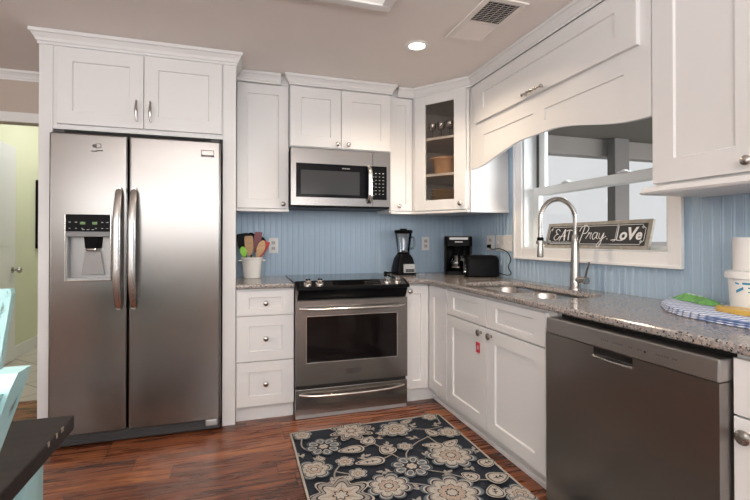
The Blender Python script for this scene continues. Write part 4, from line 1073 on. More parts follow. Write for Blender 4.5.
obj('buttons', bm, 'grey', t)
bm = B(); loops = []
for z, r in ((.166, .047), (.180, .049), (.25, .058), (.330, .068), (.333, .066), (.25, .055), (.182, .046)):
    loops.append([(bc.x + r * math.cos(2 * PI * k / 24), bc.y + r * math.sin(2 * PI * k / 24), bc.z + z) for k in range(24)])
loft(bm, loops, False); obj('jar', bm, 'jar', t, True)
bm = B(); lathe(bm, [(.050, .1605), (.052, .172), (.046, .178), (.018, .18), (.012, .192), (0, .193)], bc, (0, 0, 1), 24); obj('blade_collar', bm, 'black', t, True)
bm = B(); lathe(bm, [(.066, .326), (.073, .334), (.074, .350), (.066, .356), (.030, .357), (.028, .366), (0, .367)], bc, (0, 0, 1), 28); obj('lid', bm, 'black', t, True)
bm = B(); tube(bm, smooth_pts([(bc.x + .062, bc.y + .02, bc.z + .30), (bc.x + .104, bc.y + .036, bc.z + .29), (bc.x + .106, bc.y + .036, bc.z + .22), (bc.x + .053, bc.y + .016, bc.z + .20)], 5), .008, 8); obj('handle', bm, 'jar', t, True)
bm = B(); pts = smooth_pts([(bc.x - .076, bc.y - .01, bc.z + .012), (bc.x - .115, bc.y - .03, bc.z + .02), (bc.x - .150, bc.y + .0, bc.z + .016), (bc.x - .12, bc.y + .045, bc.z + .008), (bc.x - .09, bc.y + .07, bc.z + .008), (bc.x - .13, bc.y + .10, bc.z + .014)], 6); tube(bm, pts, .006, 7)
lathe(bm, [(.012, 0), (.014, .012), (.014, .028), (.010, .034)], (bc.x - .150, bc.y - .012, bc.z + .014), (0, 1, 0), 12); obj('cord', bm, 'black', t, True)

# ------------------------------------------------------------------ coffee maker
q = Vector((-.190, -.260, CT + .0005)); rz = math.radians(-24)
Mq = Matrix.Translation(q) @ Matrix.Rotation(rz, 4, 'Z')
def L(bm): bm.transform(Mq); return bm
t = thing('coffee_maker', 'black drip coffee maker with glass carafe in the counter corner', 'coffee maker', q)
bm = B(); loft(bm, [[(x, y, z) for x, y in rounded(-.105, .105, -.115, .105, .03, 4)] for z in (0, .028)]); lathe(bm, [(.066, .028), (.066, .032), (0, .0325)], (0, -.03, 0), (0, 0, 1), 24); obj('base', L(bm), 'black', t, True)
bm = B(); box(bm, -.105, .105, .045, .105, .0285, .228, .008); box(bm, -.105, -.088, -.06, .045, .0285, .228, .004); box(bm, .088, .105, -.06, .045, .0285, .228, .004); obj('column', L(bm), 'black', t, True)
bm = B(); loft(bm, [[(x, y, z) for x, y in rounded(-.108, .108, -.105, .108, .03, 4)] for z in (.2285, .300)]); lathe(bm, [(.045, .185), (.060, .2283)], (0, -.03, 0), (0, 0, 1), 24); obj('brew_head', L(bm), 'black', t, True)
bm = B(); loft(bm, [[(x, y, z) for x, y in rounded(-.104, .104, -.100, .104, .03, 4)] for z in (.3005, .308)]); obj('lid', L(bm), 'dark', t, True)
bm = B(); box(bm, -.072, .072, -.109, -.1045, .278, .296, .001); box(bm, -.03, .03, -.109, -.1045, .256, .264, .001); obj('chrome_band', L(bm), 'lgrey', t)
bm = B(); lathe(bm, [(.0, .034), (.060, .034), (.066, .045), (.074, .085), (.066, .125), (.050, .155), (.048, .165), (.046, .165), (.048, .153), (.064, .123), (.071, .085), (.063, .047), (0, .037)], (0, -.03, 0), (0, 0, 1), 28, False); ca = obj('carafe', L(bm), 'coffee', t, True)
bm = B(); lathe(bm, [(.051, .150), (.053, .158), (.052, .168), (.045, .178), (0, .180)], (0, -.03, 0), (0, 0, 1), 28); tube(bm, smooth_pts([(0, -.080, .162), (0, -.122, .155), (0, -.128, .10), (0, -.106, .07)], 5), .009, 8); obj('carafe_handle', L(bm), 'black', ca, True)
bm = B(); lathe(bm, [(.0665, .052), (.0695, .060), (.0695, .066), (.067, .066)], (0, -.03, 0), (0, 0, 1), 28, False); obj('carafe_band', L(bm), 'chrome', ca, True)

# ------------------------------------------------------------------ toaster
q = Vector((-.150, -.545, CT + .0005)); Mq = Matrix.Translation(q) @ Matrix.Rotation(math.radians(-17), 4, 'Z')
t = thing('toaster', 'black two-slice toaster with its side turned to the room, right of the coffee maker', 'toaster', q)
bm = B(); loft(bm, [[(x, y, z) for x, y in rounded(-a, a, -b, b, .03, 5)] for z, a, b in ((.006, .118, .072), (.012, .124, .078), (.13, .122, .077), (.150, .117, .070), (.160, .105, .055))]); obj('shell', L(bm), 'black', t, True)
bm = B()
for y in (-.026, .026): box(bm, -.085, .085, y - .011, y + .011, .1595, .1625)
obj('slot', L(bm), 'void', t)
bm = B(); box(bm, -.130, -.1235, -.004, .004, .05, .14); box(bm, -.150, -.126, -.020, .020, .120, .136, .004); obj('lever', L(bm), 'dark', t)
bm = B(); lathe(bm, [(.013, 0), (.013, .012), (.010, .014), (0, .0145)], (-.123, -.040, .04), (-1, 0, 0), 16); obj('dial', L(bm), 'chrome', t, True)
bm = B()
for z in (.062, .085): lathe(bm, [(.006, 0), (.006, .004), (0, .005)], (-.1232, -.040, z), (-1, 0, 0), 12)
obj('button', L(bm), 'chrome', t, True)
bm = B()
for x in (-.095, .095):
    for y in (-.05, .05): lathe(bm, [(.009, 0), (.009, .007)], (x, y, 0), (0, 0, 1), 10)
obj('foot', L(bm), 'black', t)
bm = B(); pts = smooth_pts([(-.06, -.585, .905), (-.025, -.69, .885), (-.016, -.735, .90), (-.016, -.700, .945), (-.016, -.73, 1.0), (-.016, -.69, 1.05), (-.020, -.60, 1.075), (-.024, -.50, 1.07), (-.024, -.46, 1.088)], 6); tube(bm, pts, .0032, 7); box(bm, -.034, -.0125, -.470, -.440, 1.080, 1.105, .003); obj('cord', bm, 'black', t, True)

# ------------------------------------------------------------------ sign on the window sill
s0 = Vector((0.020, -1.045, 1.0915)); s1 = Vector((0.020, -1.800, 1.0915))
tl = math.radians(15)
eu = (s1 - s0).normalized(); ev = Vector((math.sin(tl), 0, math.cos(tl))); ed = eu.cross(ev)
if ed.x > 0: ed = -ed
W_, H_ = (s1 - s0).length, 0.160
def fS(u, v, d): return tuple(s0 + eu * u + ev * v + ed * d)
t = thing('sign', 'black wooden sign reading Eat Pray Love on the window sill', 'sign', s0 + eu * W_ / 2)
def sbox(bm, u0, u1, v0, v1, d0, d1): hexa(bm, [fS(u0, v0, d1), fS(u1, v0, d1), fS(u1, v0, d0), fS(u0, v0, d0), fS(u0, v1, d1), fS(u1, v1, d1), fS(u1, v1, d0), fS(u0, v1, d0)])
bm = B(); sbox(bm, 0, W_, 0, H_, -.016, 0); obj('board', bm, 'signframe', t)
bm = B(); sbox(bm, .022, W_ - .022, .020, H_ - .020, 0, .0012); obj('panel', bm, 'signblack', t)
bm = B()     # white border with notched corners, and corner scrolls
a0, a1, b0, b1, c_ = .030, W_ - .030, .027, H_ - .027, .020
lp = [(a0 + c_, b0), (a1 - c_, b0), (a1 - c_ * .8, b0 + c_ * .5), (a1, b0 + c_), (a1, b1 - c_), (a1 - c_ * .8, b1 - c_ * .5), (a1 - c_, b1), (a0 + c_, b1), (a0 + c_ * .8, b1 - c_ * .5), (a0, b1 - c_), (a0, b0 + c_), (a0 + c_ * .8, b0 + c_ * .5), (a0 + c_, b0)]
tube(bm, [fS(u, v, .0015) for u, v in lp], .0016, 5)
for uu in (a0 + .006, a1 - .006):
    for vv in (b0 + .006, b1 - .006):
        su = 1 if uu < W_ / 2 else -1; sv = 1 if vv < H_ / 2 else -1
        for k in range(3): tube(bm, [fS(uu + su * .004 * k, vv + sv * (.010 - .004 * k), .0015), fS(uu + su * (.012 + .003 * k), vv + sv * (.016 - .004 * k), .0015)], .0014, 5)
obj('border', bm, 'chalk', t)
def stroke(bm, pts, r, ou, ov, sc):
    P = smooth_pts([(p[0], p[1], 0) for p in pts], 5); tube(bm, [fS(ou + p.x * sc, ov + p.y * sc, .0016) for p in P], r, 6)
bm = B(); sc = .074; ou, ov = .075, .048
# "Eat" : script E, tall A, small t
stroke(bm, [(.62, .80), (.38, .98), (.12, .84), (.30, .58), (.46, .54), (.22, .50), (.02, .22), (.24, .02), (.58, .18), (.72, .40)], .0024, ou, ov, sc)
stroke(bm, [(.70, -.02), (.95, .45), (1.20, .95)], .0030, ou, ov, sc); stroke(bm, [(1.20, .95), (1.24, .45), (1.30, -.02)], .0042, ou, ov, sc); stroke(bm, [(.52, .26), (1.0, .36), (1.40, .40)], .0022, ou, ov, sc)
stroke(bm, [(1.38, .82), (1.75, .88), (2.05, .84)], .0028, ou, ov, sc); stroke(bm, [(1.72, .86), (1.70, .40), (1.74, .02)], .0034, ou, ov, sc)
obj('lettering', bm, 'chalk', t)
bm = B(); ou, ov = .288, .052; sc = .082
# "Pray." in script
stroke(bm, [(.38, .95), (.28, .45), (.10, -.35), (.02, -.28)], .0027, ou, ov, sc); stroke(bm, [(-.05, .62), (.12, .95), (.52, 1.05), (.78, .84), (.64, .52), (.36, .46)], .0025, ou, ov, sc)
stroke(bm, [(.66, .08), (.82, .36), (.88, .54), (.92, .44), (1.10, .50), (1.04, .22), (1.12, .06)], .0022, ou, ov, sc)
stroke(bm, [(1.62, .46), (1.40, .52), (1.24, .24), (1.36, .03), (1.56, .20), (1.66, .50), (1.62, .16), (1.76, .06)], .0022, ou, ov, sc)
stroke(bm, [(1.84, .48), (1.82, .18), (2.00, .06), (2.20, .48), (2.12, .02), (1.96, -.46), (1.74, -.42), (2.02, -.04), (2.42, .26)], .0022, ou, ov, sc)
lathe(bm, [(.0032, 0), (.0032, .0012)], fS(ou + 2.55 * sc, ov + .06 * sc, .0014), ed, 8)
obj('lettering', bm, 'chalk', t)
sc = .076; bm = B(); ou, ov = .545, .048     # "love" : outlined l on a spoon, bold o V e
stroke(bm, [(.20, .10), (.20, .55), (.20, 1.02)], .0030, ou, ov, sc); stroke(bm, [(.06, 1.00), (.06, .12)], .0012, ou, ov, sc); stroke(bm, [(.06, 1.0), (.13, 1.16), (.20, 1.0)], .0012, ou, ov, sc)
stroke(bm, [(-.28, .02), (.1, .06), (.38, .0), (.72, .02)], .0026, ou, ov, sc); stroke(bm, [(-.1, -.05), (.1, -.02)], .002, ou, ov, sc)
def mS(u, v): return basis(fS(u, v, .0016), eu, ev)
text_bm(bm, 'o', .085, mS(ou + .052, ov + .005), .0006, 'CENTER', .1, .0022); text_bm(bm, 'V', .092, mS(ou + .100, ov + .006), .0006, 'CENTER', .12, .0030); text_bm(bm, 'e', .078, mS(ou + .146, ov + .006), .0006, 'CENTER', .1, .0022)
obj('lettering', bm, 'chalk', t)

# ------------------------------------------------------------------ things on the right end of the counter
def slabpoly(name, poly, z0, z1, m, label, cat, wav=0.0, rad=.004):
    bm = B(); c = Vector((sum(p[0] for p in poly) / len(poly), sum(p[1] for p in poly) / len(poly)))
    loops = []
    for z, k in ((z0, .985), (z0 + rad, 1.0), (z1 - rad, 1.0), (z1, .98)):
        loops.append([(c.x + (x - c.x) * k, c.y + (y - c.y) * k, z) for x, y in poly])
    loft(bm, loops); return obj(name, bm, m, None, True, label, cat, loc=(c.x, c.y, z0))
tw = [(-.040, -1.955), (-.20, -2.045), (-.325, -2.175), (-.372, -2.26), (-.395, -2.40), (-.395, -2.78), (-.035, -2.78)]
t = thing('dish_towel', 'folded blue plaid dish towel on the right end of the counter', 'towel', (-.2, -2.4, CT))
for k in range(3):
    bm = B(); c = Vector((-.21, -2.40)); z0 = CT + .0005 + k * .0072; loops = []
    for z, kk in ((z0, .97), (z0 + .0025, 1.0), (z0 + .0048, 1.0), (z0 + .0070, .97)):
        loops.append([(c.x + (x - c.x) * kk * (1 - .012 * k), c.y + (y - c.y) * kk * (1 - .012 * k), z) for x, y in tw])
    loft(bm, loops); obj('fold', bm, 'plaid', t, True)
TZ = CT + .0226
# crumpled green bag
bm = B(); nx, ny = 16, 7; g0 = Vector((-.050, -2.025)); gd = Vector((-.42, -.90)).normalized(); gn = Vector((-gd.y, gd.x)); LN, WD = .235, .090
rows_t, rows_b = [], []
rnd = random.Random(3)
for i in range(nx + 1):
    rt_, rb = [], []
    for j in range(ny + 1):
        a = i / nx; b = j / ny - .5
        wob = .10 * math.sin(a * 9 + j) * .3
        p = g0 + gd * (a * LN) + gn * (b * WD * (1 - .35 * a) + .006 * math.sin(a * 14))
        e = max(0, (1 - (2 * b) ** 2)) * min(1, 6 * a, 6 * (1 - a))
        zt = TZ + .002 + .022 * e * (1 - .5 * a) + rnd.uniform(0, .009) * min(1, e * 3)
        rt_.append(bm.verts.new((p.x, p.y, zt))); rb.append(bm.verts.new((p.x, p.y, TZ + .0004)))
    rows_t.append(rt_); rows_b.append(rb)
for i in range(nx):
    for j in range(ny):
        fc = bm.faces.new((rows_t[i][j], rows_t[i + 1][j], rows_t[i + 1][j + 1], rows_t[i][j + 1]))
        if 2 <= i <= 8 and 3 <= j <= 6: fc.material_index = 1
        bm.faces.new((rows_b[i][j], rows_b[i][j + 1], rows_b[i + 1][j + 1], rows_b[i + 1][j]))
for i in range(nx):
    for j in (0, ny): bm.faces.new((rows_t[i][j], rows_b[i][j], rows_b[i + 1][j], rows_t[i + 1][j]))
for j in range(ny):
    for i in (0, nx): bm.faces.new((rows_t[i][j], rows_b[i][j], rows_b[i][j + 1], rows_t[i][j + 1]))
obj('plastic_bag', bm, ['greenbag', 'greenlabel'], None, False, 'crumpled green plastic packet lying on the plaid towel', 'packet', loc=(-.1, -2.15, TZ))
slabpoly('wrapper', [(-.225, -2.285), (-.265, -2.315), (-.285, -2.40), (-.285, -2.62), (-.20, -2.62), (-.195, -2.36)], TZ + .0004, TZ + .016, 'yellow', 'flat yellow packet lying on the plaid towel', 'packet')
# tub and paper towel
tc_ = Vector((-.105, -2.345, TZ + .0004))
t = thing('plastic_tub', 'round white lidded plastic tub with blue label marks on the towel', 'tub', tc_)
bm = B(); lathe(bm, [(0, 0), (.070, 0), (.074, .004), (.080, .112)], tc_, (0, 0, 1), 32); obj('body', bm, 'tub', t, True)
bm = B(); lathe(bm, [(.081, .1125), (.089, .114), (.091, .120), (.089, .136), (.078, .141), (0, .1415)], tc_, (0, 0, 1), 32); obj('lid', bm, 'tub', t, True)
def on_tub(bm, a0, a1, z0, z1, skew=0):
    n = 4; r0, r1 = [], []
    for i in range(n + 1):
        a = math.radians(a0 + (a1 - a0) * i / n); sk = skew * i / n
        for lst, z in ((r0, z0 + sk), (r1, z1 + sk)):
            r = .0745 + .006 * (z - .004) / .108 + .0008; lst.append(bm.verts.new((tc_.x + r * math.cos(a), tc_.y + r * math.sin(a), tc_.z + z)))
    for i in range(n): bm.faces.new((r0[i], r0[i + 1], r1[i + 1], r1[i]))
bm = B(); on_tub(bm, 168, 186, .062, .072, .014); on_tub(bm, 166, 176, .096, .102, -.004); on_tub(bm, 184, 232, .094, .101); on_tub(bm, 196, 226, .080, .085); on_tub(bm, 196, 230, .066, .070); obj('label_print', bm, 'teal', t)
pz = tc_.z + .1418
t = thing('paper_towel_roll', 'roll of white paper towels standing on the white tub', 'paper towels', (tc_.x, tc_.y, pz))
bm = B(); lathe(bm, [(.022, 0), (.064, 0), (.066, .003), (.066, .117), (.064, .120), (.022, .120), (.022, 0)], (tc_.x, tc_.y, pz), (0, 0, 1), 32, False); obj('roll', bm, 'paper', t, True)
bm = B(); lathe(bm, [(.0215, .001), (.0215, .119), (.020, .119), (.020, .001), (.0215, .001)], (tc_.x, tc_.y, pz), (0, 0, 1), 24, False); obj('core', bm, 'tan', t, True)

# ------------------------------------------------------------------ ceiling fittings
t = thing('ceiling_vent', 'white two-way ceiling air vent above the sink run', 'vent', (-.655, -1.415, H))
bm = B(); vx0, vx1, vy0, vy1 = -.770, -.535, -1.640, -1.195; ZC = H - .001
for a in ((vx0, vx1, vy0, vy0 + .03), (vx0, vx1, vy1 - .03, vy1), (vx0, vx0 + .032, vy0 + .03, vy1 - .03), (vx1 - .032, vx1, vy0 + .03, vy1 - .03), (vx0 + .032, vx1 - .032, -1.412, -1.402)): box(bm, a[0], a[1], a[2], a[3], ZC - .009, ZC, .002)
obj('frame', bm, 'ceil', t)
bm = B(); box(bm, vx0 + .03, vx1 - .03, vy0 + .028, vy1 - .028, ZC - .0015, ZC); obj('backing', bm, 'void', t)
def slats(y0, y1, sgn, n):
    for k in range(n):
        yc = y0 + (y1 - y0) * (k + .5) / n; h = (y1 - y0) / n * .62; bm = B()
        hexa(bm, [(vx0 + .033, yc - h + sgn * .004, ZC - .0075), (vx1 - .033, yc - h + sgn * .004, ZC - .0075), (vx1 - .033, yc - h + sgn * .004 + .0015, ZC - .0075), (vx0 + .033, yc - h + sgn * .004 + .0015, ZC - .0075), (vx0 + .033, yc + sgn * -.004, ZC - .0018), (vx1 - .033, yc + sgn * -.004, ZC - .0018), (vx1 - .033, yc + sgn * -.004 + .0015, ZC - .0018), (vx0 + .033, yc + sgn * -.004 + .0015, ZC - .0018)])
        obj('slat', bm, 'ceil', t)
def slat_bank(y0, y1, lean, n):
    for k in range(n):
        yc = y0 + (y1 - y0) * (k + .5) / n; bm = B(); l = lean
        hexa(bm, [(vx0 + .033, yc - l, ZC - .0085), (vx1 - .033, yc - l, ZC - .0085), (vx1 - .033, yc - l + .0012, ZC - .0085), (vx0 + .033, yc - l + .0012, ZC - .0085), (vx0 + .033, yc + l, ZC - .0018), (vx1 - .033, yc + l, ZC - .0018), (vx1 - .033, yc + l + .0012, ZC - .0018), (vx0 + .033, yc + l + .0012, ZC - .0018)])
        obj('slat', bm, 'ceil', t)
slat_bank(-1.402, -1.226, -.0075, 12); slat_bank(-1.610, -1.412, .0035, 12)
for k in range(5):
    bm = B(); x = vx0 + .05 + k * .034; box(bm, x - .0008, x + .0008, -1.608, -1.413, ZC - .0095, ZC - .0086); obj('crossbar', bm, 'ceil', t)

t = thing('recessed_light', 'lit round recessed ceiling light in front of the corner cabinet', 'ceiling light', (-.877, -1.04, H))
bm = B(); lathe(bm, [(.046, -.001), (.072, -.001), (.072, -.004), (.066, -.007), (.050, -.006), (.046, -.001)], (-.877, -1.04, H), (0, 0, 1), 36, False); obj('trim_ring', bm, 'trim', t, True)
bm = B(); lathe(bm, [(.0, -.0045), (.040, -.0045), (.0455, -.002), (.0455, -.0012), (0, -.0012)], (-.877, -1.04, H), (0, 0, 1), 32, False); obj('lens', bm, 'lamp', t, True)
sp = bpy.data.lights.new('recessed_lamp_light', 'SPOT'); sp.energy = 34; sp.color = (1.0, .80, .58); sp.spot_size = math.radians(150); sp.spot_blend = .8; sp.shadow_soft_size = .04
so = bpy.data.objects.new('recessed_lamp_light', sp); COL.objects.link(so); so.location = (-.877, -1.04, H - .02)

t = thing('ceiling_light_panel', 'white rectangular ceiling light panel at the top edge', 'ceiling light', (-1.55, -2.0, H))
bm = B(); lx0, lx1, ly0, ly1 = -2.35, -1.178, -2.60, -1.385; zt = H - .001
for a in ((lx0, lx1, ly0, ly0 + .05), (lx0, lx1, ly1 - .05, ly1), (lx0, lx0 + .05, ly0 + .05, ly1 - .05), (lx1 - .05, lx1, ly0 + .05, ly1 - .05)): box(bm, a[0], a[1], a[2], a[3], zt - .022, zt, .004)
obj('frame', bm, 'trim', t)
bm = B(); box(bm, lx0 + .05, lx1 - .05, ly0 + .05, ly1 - .05, zt - .014, zt); obj('diffuser', bm, 'diffuser', t)

# ------------------------------------------------------------------ rug
RXa, RXb, RYa, RYb = -1.602, -.640, -2.55, -.842
bm = B(); box(bm, RXa, RXb, RYa, RYb, .0008, .0080); 
for f_ in bm.faces: f_.material_index = 0
def poly(bm, pts, z, mi):
    pts = [(min(RXb - .012, max(RXa + .012, x)), min(RYb - .012, max(RYa + .012, y))) for x, y in pts]
    c = (sum(p[0] for p in pts) / len(pts), sum(p[1] for p in pts) / len(pts))
    cv = bm.verts.new((*c, z)); v = [bm.verts.new((x, y, z)) for x, y in pts]
    for i in range(len(v)):
        try: fc = bm.faces.new((cv, v[i], v[(i + 1) % len(v)])); fc.material_index = mi
        except ValueError: pass
NV, CRM, TP, TL, RS = 0, 1, 2, 3, 4
zl = [.0083]
def nz(): zl[0] += .000012; return zl[0]
def ribbon(pts, w, mi):
    P = smooth_pts([(p[0], p[1], 0) for p in pts], 6); z = nz()
    L1, L2 = [], []
    for i, p in enumerate(P):
        d_ = (P[min(i + 1, len(P) - 1)] - P[max(i - 1, 0)]).normalized(); n_ = Vector((-d_.y, d_.x, 0))
        for lst, s in ((L1, 1), (L2, -1)):
            q_ = p + n_ * s * w / 2; lst.append(bm.verts.new((min(RXb - .012, max(RXa + .012, q_.x)), min(RYb - .012, max(RYa + .012, q_.y)), z)))
    for i in range(len(P) - 1):
        fc = bm.faces.new((L1[i], L2[i], L2[i + 1], L1[i + 1])); fc.material_index = mi
def petal_shape(cx, cy, R, n, k, rot, sharp=0.0, depth=.28):
    out = []
    for i in range(n * 10):
        a = 2 * PI * i / (n * 10); c = abs(math.cos(n * a / 2))
        c = c ** (.55 if not sharp else 1.7)
        r = R * k * (1 - depth + depth * c); out.append((cx + r * math.cos(a + rot), cy + r * math.sin(a + rot)))
    return out
def flower(cx, cy, R, n=8, rot=0, style=0):
    R *= 1.13
    lay = {0: ((1, TL, 0), (.90, CRM, 0), (.84, NV, 0), (.78, TP, 0), (.70, CRM, 0), (.46, NV, 0), (.42, RS, 0), (.22, NV, 0), (.17, CRM, 0)),
           1: ((1, CRM, 0), (.93, NV, 0), (.87, TP, 0), (.72, NV, 0), (.66, CRM, 0), (.40, RS, 0), (.26, NV, 0), (.20, CRM, 0)),
           2: ((1, TL, 0), (.94, NV, 0), (.88, CRM, 0), (.82, TL, 0), (.70, NV, 0))}[style]
    for k, mi, _ in lay: poly(bm, petal_shape(cx, cy, R, n, k, rot, style == 1, .30 if style != 1 else .36), nz(), mi)
    if style == 2:     # daisy: separate petals
        for i in range(n):
            a = rot + 2 * PI * i / n
            for k, mi in ((1.0, CRM), (.72, TL)):
                ccx, ccy = cx + R * .62 * math.cos(a), cy + R * .62 * math.sin(a)
                poly(bm, [(ccx + (R * .27 * k * math.cos(t_)) * math.cos(a) - (R * .17 * k * math.sin(t_)) * math.sin(a), ccy + (R * .27 * k * math.cos(t_)) * math.sin(a) + (R * .17 * k * math.sin(t_)) * math.cos(a)) for t_ in [2 * PI * j / 14 for j in range(14)]], nz(), mi)
        poly(bm, petal_shape(cx, cy, R * .26, 6, 1, 0), nz(), CRM); poly(bm, petal_shape(cx, cy, R * .11, 5, 1, 0), nz(), RS)
    else:
        for i in range(n):
            a = rot + 2 * PI * i / n
            ribbon([(cx + R * .28 * math.cos(a), cy + R * .28 * math.sin(a)), (cx + R * .45 * math.cos(a), cy + R * .45 * math.sin(a)), (cx + R * .60 * math.cos(a), cy + R * .60 * math.sin(a))], R * .035, TP)
def leaf(cx, cy, ln, w, ang, col=CRM):
    ln *= 1.2; w *= 1.2
    ca_, sa_ = math.cos(ang), math.sin(ang)
    def sh(k):
        o_ = []
        for i in range(24):
            a = 2 * PI * i / 24; x = ln / 2 * math.cos(a) * k; y = w / 2 * math.sin(a) * k * (1 - .45 * math.cos(a)) ; o_.append((cx + x * ca_ - y * sa_, cy + x * sa_ + y * ca_))
        return o_
    for k, mi in ((1, CRM), (.87, NV), (.78, TP), (.72, col)): poly(bm, sh(k), nz(), mi)
    ribbon([(cx - ln * .25 * ca_, cy - ln * .25 * sa_), (cx, cy), (cx + ln * .22 * ca_, cy + ln * .22 * sa_)], w * .05, NV)
    for s in (-1, 1):
        for k in (-.12, .06):
            bx, by = cx + ln * k * ca_, cy + ln * k * sa_; a2 = ang + s * .8
            ribbon([(bx, by), (bx + w * .12 * math.cos(a2), by + w * .12 * math.sin(a2)), (bx + w * .2 * math.cos(a2), by + w * .2 * math.sin(a2))], w * .07, NV)
def pattern(dy, full=True):
    S = lambda *p: ribbon([(x, y + dy) for x, y in p], .0085, TP)
    S((-1.25, -.95), (-1.19, -1.10), (-1.12, -1.28), (-1.07, -1.40)); S((-1.32, -1.17), (-1.24, -1.16), (-1.18, -1.13)); S((-1.26, -1.32), (-1.18, -1.31), (-1.12, -1.28))
    S((-1.46, -1.50), (-1.45, -1.38), (-1.40, -1.30)); S((-1.44, -1.36), (-1.40, -1.39), (-1.36, -1.41)); S((-1.07, -1.42), (-1.05, -1.30), (-.95, -1.20), (-.83, -1.14)); S((-1.0, -1.01), (-.92, -1.02), (-.82, -1.06), (-.72, -1.05))
    S((-.83, -1.36), (-.84, -1.25), (-.86, -1.14)); S((-1.54, -.93), (-1.56, -1.05), (-1.53, -1.12)); S((-1.22, -1.52), (-1.10, -1.58), (-.98, -1.66)); S((-1.07, -1.45), (-.95, -1.52), (-.84, -1.62), (-.70, -1.66)); S((-.72, -1.02), (-.70, -.93), (-.78, -.88), (-.90, -.90))
    flower(-1.257, -.945 + dy, .118, 8, .2, 1); flower(-1.448, -1.09 + dy, .088, 8, .1, 2); flower(-1.00, -1.00 + dy, .092, 7, .5, 0); flower(-1.535, -1.31 + dy, .082, 6, 0, 0)
    flower(-1.07, -1.425 + dy, .092, 8, .3, 2); flower(-1.235, -1.555 + dy, .098, 8, .3, 0); flower(-1.46, -1.56 + dy, .135, 7, .4, 1); flower(-.835, -1.385 + dy, .118, 9, .1, 0); flower(-.985, -1.69 + dy, .128, 9, .5, 0); flower(-.705, -1.79 + dy, .07, 6, .3, 0)
    flower(-1.375, -1.285 + dy, .046, 5, .2, 0); flower(-1.342, -1.412 + dy, .044, 6, .2, 0); flower(-1.028, -1.225 + dy, .042, 6, .2, 0); flower(-.72, -1.14 + dy, .062, 6, .2, 0); flower(-1.54, -.925 + dy, .052, 5, .2, 0); flower(-.735, -.905 + dy, .05, 6, .2, 0)
    for a in ((-1.315, -1.175, .12, .066, PI), (-1.195, -1.10, .085, .066, 1.0), (-1.135, -1.23, .085, .075, 1.9), (-1.255, -1.325, .13, .062, PI), (-.82, -1.115, .085, .055, 1.9), (-.88, -1.265, .10, .055, 2.7), (-.775, -1.27, .10, .052, .5), (-.695, -1.51, .085, .06, .2), (-.72, -1.645, .10, .075, .1), (-.845, -1.60, .075, .06, 2.2), (-.80, -1.74, .085, .065, 1.2), (-1.10, -1.04, .06, .04, 2.8), (-.90, -.93, .075, .04, .4), (-1.40, -1.44, .05, .03, 2.4), (-1.49, -1.22, .05, .03, 2.1)): leaf(a[0], a[1] + dy, *a[2:])
def sprigs(dy):
    for x, y, a in ((-1.38, -1.00, .6), (-1.13, -.93, 2.0), (-1.50, -1.20, 1.2), (-1.27, -1.24, .2), (-1.10, -1.16, 1.4), (-.93, -1.12, 2.6), (-.88, -.97, .8), (-.68, -1.36, 1.2), (-.93, -1.52, .4), (-1.10, -1.60, 1.9), (-1.33, -1.50, 2.4), (-1.47, -1.42, .5), (-1.20, -1.42, 2.8), (-.95, -1.33, 1.0), (-1.58, -1.14, 2.0), (-.74, -1.00, .3), (-1.12, -1.06, .3), (-1.16, -1.70, .8), (-.80, -1.52, 2.0)):
        y += dy; ribbon([(x - .03 * math.cos(a), y - .03 * math.sin(a)), (x, y), (x + .022 * math.cos(a + .3), y + .022 * math.sin(a + .3))], .006, TP)
        for k, b_ in ((0, a + .9), (-.014, a - .9), (.016, a + .1)):
            leaf(x + k * math.cos(a) + .017 * math.cos(b_), y + k * math.sin(a) + .017 * math.sin(b_), .030, .016, b_)
sprigs(0); sprigs(-.95); pattern(0); pattern(-.95)
for a in ((RXa, RXb, RYa, RYa + .011), (RXa, RXb, RYb - .011, RYb), (RXa, RXa + .011, RYa, RYb), (RXb - .011, RXb, RYa, RYb)): box(bm, a[0], a[1], a[2], a[3], .0009, .0090, 0, 2, CRM)
for v in bm.verts: pass
obj('area_rug', bm, ['navy', 'rugcream', 'rugtaupe', 'rugteal', 'rugrose'], None, False, 'navy rug with cream and taupe flowers on the wood floor before the range', 'rug', loc=(-1.12, -1.7, 0), fix=False)

# ------------------------------------------------------------------ dining table and chairs at lower left
t = thing('dining_table', 'dark wood dining table with pale aqua legs at lower left', 'table', (-2.70, -3.05, 0))
tx0, tx1, ty0, ty1 = -3.155, -2.245, -3.85, -2.288
bm = B(); box(bm, tx0, tx1, ty0, ty1, .712, .745, .003); tt_ = obj('tabletop', bm, 'table', t)
bm = B()
for x, y, s in ((-2.2465, -2.36, .006), (-2.2462, -2.43, .004), (-2.2462, -2.39, .003)): box(bm, x, x + .002, y - s, y + s, .736, .7453)
obj('worn_chip', bm, 'chip', t)
bm = B(); w_ = .075; box(bm, tx0 + w_, tx1 - w_, ty1 - w_ - .02, ty1 - w_, .62, .711); box(bm, tx0 + w_, tx1 - w_, ty0 + w_, ty0 + w_ + .02, .62, .711); box(bm, tx0 + w_, tx0 + w_ + .02, ty0 + w_ + .02, ty1 - w_ - .02, .62, .711); box(bm, tx1 - w_ - .02, tx1 - w_, ty0 + w_ + .02, ty1 - w_ - .02, .62, .711); obj('apron', bm, 'aqua', t)
for x in (tx0 + .085, tx1 - .085):
    for y in (ty0 + .085, ty1 - .085):
        bm = B(); box(bm, x - .042, x + .042, y - .042, y + .042, .585, .711, .004)
        lathe(bm, [(.030, .584), (.038, .57), (.028, .55), (.040, .48), (.042, .42), (.030, .20), (.024, .10), (.032, .085), (.024, .07), (.028, .0), (0, .0005)], (x, y, 0), (0, 0, 1), 20); obj('leg', bm, 'aqua', t, True)

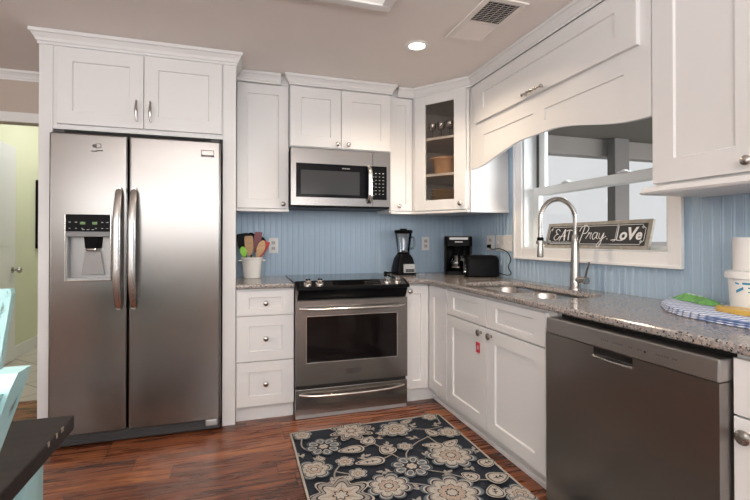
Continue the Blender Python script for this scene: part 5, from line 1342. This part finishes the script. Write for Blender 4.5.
def chair(name, label, loc, rz, group):
    """ladder-back chair; local +y is its back"""
    t = bpy.data.objects.new(name, None); COL.objects.link(t); t['label'] = label; t['category'] = 'chair'; t['group'] = group
    ROOT[t.name] = Vector((0, 0, 0)); t.location = loc; t.rotation_euler = (0, 0, rz); t.scale = (1, 1, 1.02)
    def back_y(z): return 0.0 if z < .45 else (z - .45) * .12 + max(0, z - .68) * .20
    bm = B(); loft(bm, [[(x, y - .22, z) for x, y in rounded(-.21, .21, -.22, .20, .04, 4)] for z in (.438, .444, .456, .462)]); obj('seat', bm, 'aqua', t, True)
    for s in (-1, 1):
        bm = B(); loops = []
        for z in (0.0, .25, .45, .58, .70, .82, .92, .955, .97):
            y = back_y(z) - (.03 if z == 0 else 0) * -1; hw = .019 if z < .9 else (.021 if z < .96 else .016); hd = .013
            loops.append([(s * .195 - hw, y - hd, z), (s * .195 + hw, y - hd, z), (s * .195 + hw, y + hd, z), (s * .195 - hw, y + hd, z)])
        loft(bm, loops); obj('back_post', bm, 'aqua', t)
        bm = B(); tube(bm, [(s * .18, -.41, 0), (s * .178, -.405, .437)], [.014, .020], 12); obj('leg', bm, 'aqua', t, True)
        bm = B(); tube(bm, [(s * .18, -.41, .20), (s * .193, .0, .20)], .009, 8); obj('stretcher', bm, 'aqua', t, True)
    for zc_, hh in ((.905, .045), (.78, .030), (.655, .030)):
        bm = B(); n = 8; loops = []
        for i in range(n + 1):
            x = -.176 + .352 * i / n; bow = .018 * (1 - (2 * i / n - 1) ** 2); up_ = (.018 * (1 - (2 * i / n - 1) ** 2)) if zc_ > .9 else 0
            loops.append([(x, back_y(zc_ - hh) + bow - .008, zc_ - hh), (x, back_y(zc_ - hh) + bow + .008, zc_ - hh), (x, back_y(zc_ + hh) + bow + .008, zc_ + hh + up_), (x, back_y(zc_ + hh) + bow - .008, zc_ + hh + up_)])
        loft(bm, loops); obj('back_slat', bm, 'aqua', t)
    bm = B(); tube(bm, [(-.18, -.409, .26), (.18, -.409, .26)], .009, 8); obj('stretcher', bm, 'aqua', t, True)
    return t
chair('dining_chair', 'distressed aqua wooden chair tucked under the near long side of the dark table', (-2.264, -3.022, 0), math.radians(-90), 'aqua dining chairs')
chair('dining_chair', 'distressed aqua wooden chair at the far end of the dark table, toward the hall doorway', (-2.775, -1.92, 0), 0, 'aqua dining chairs')
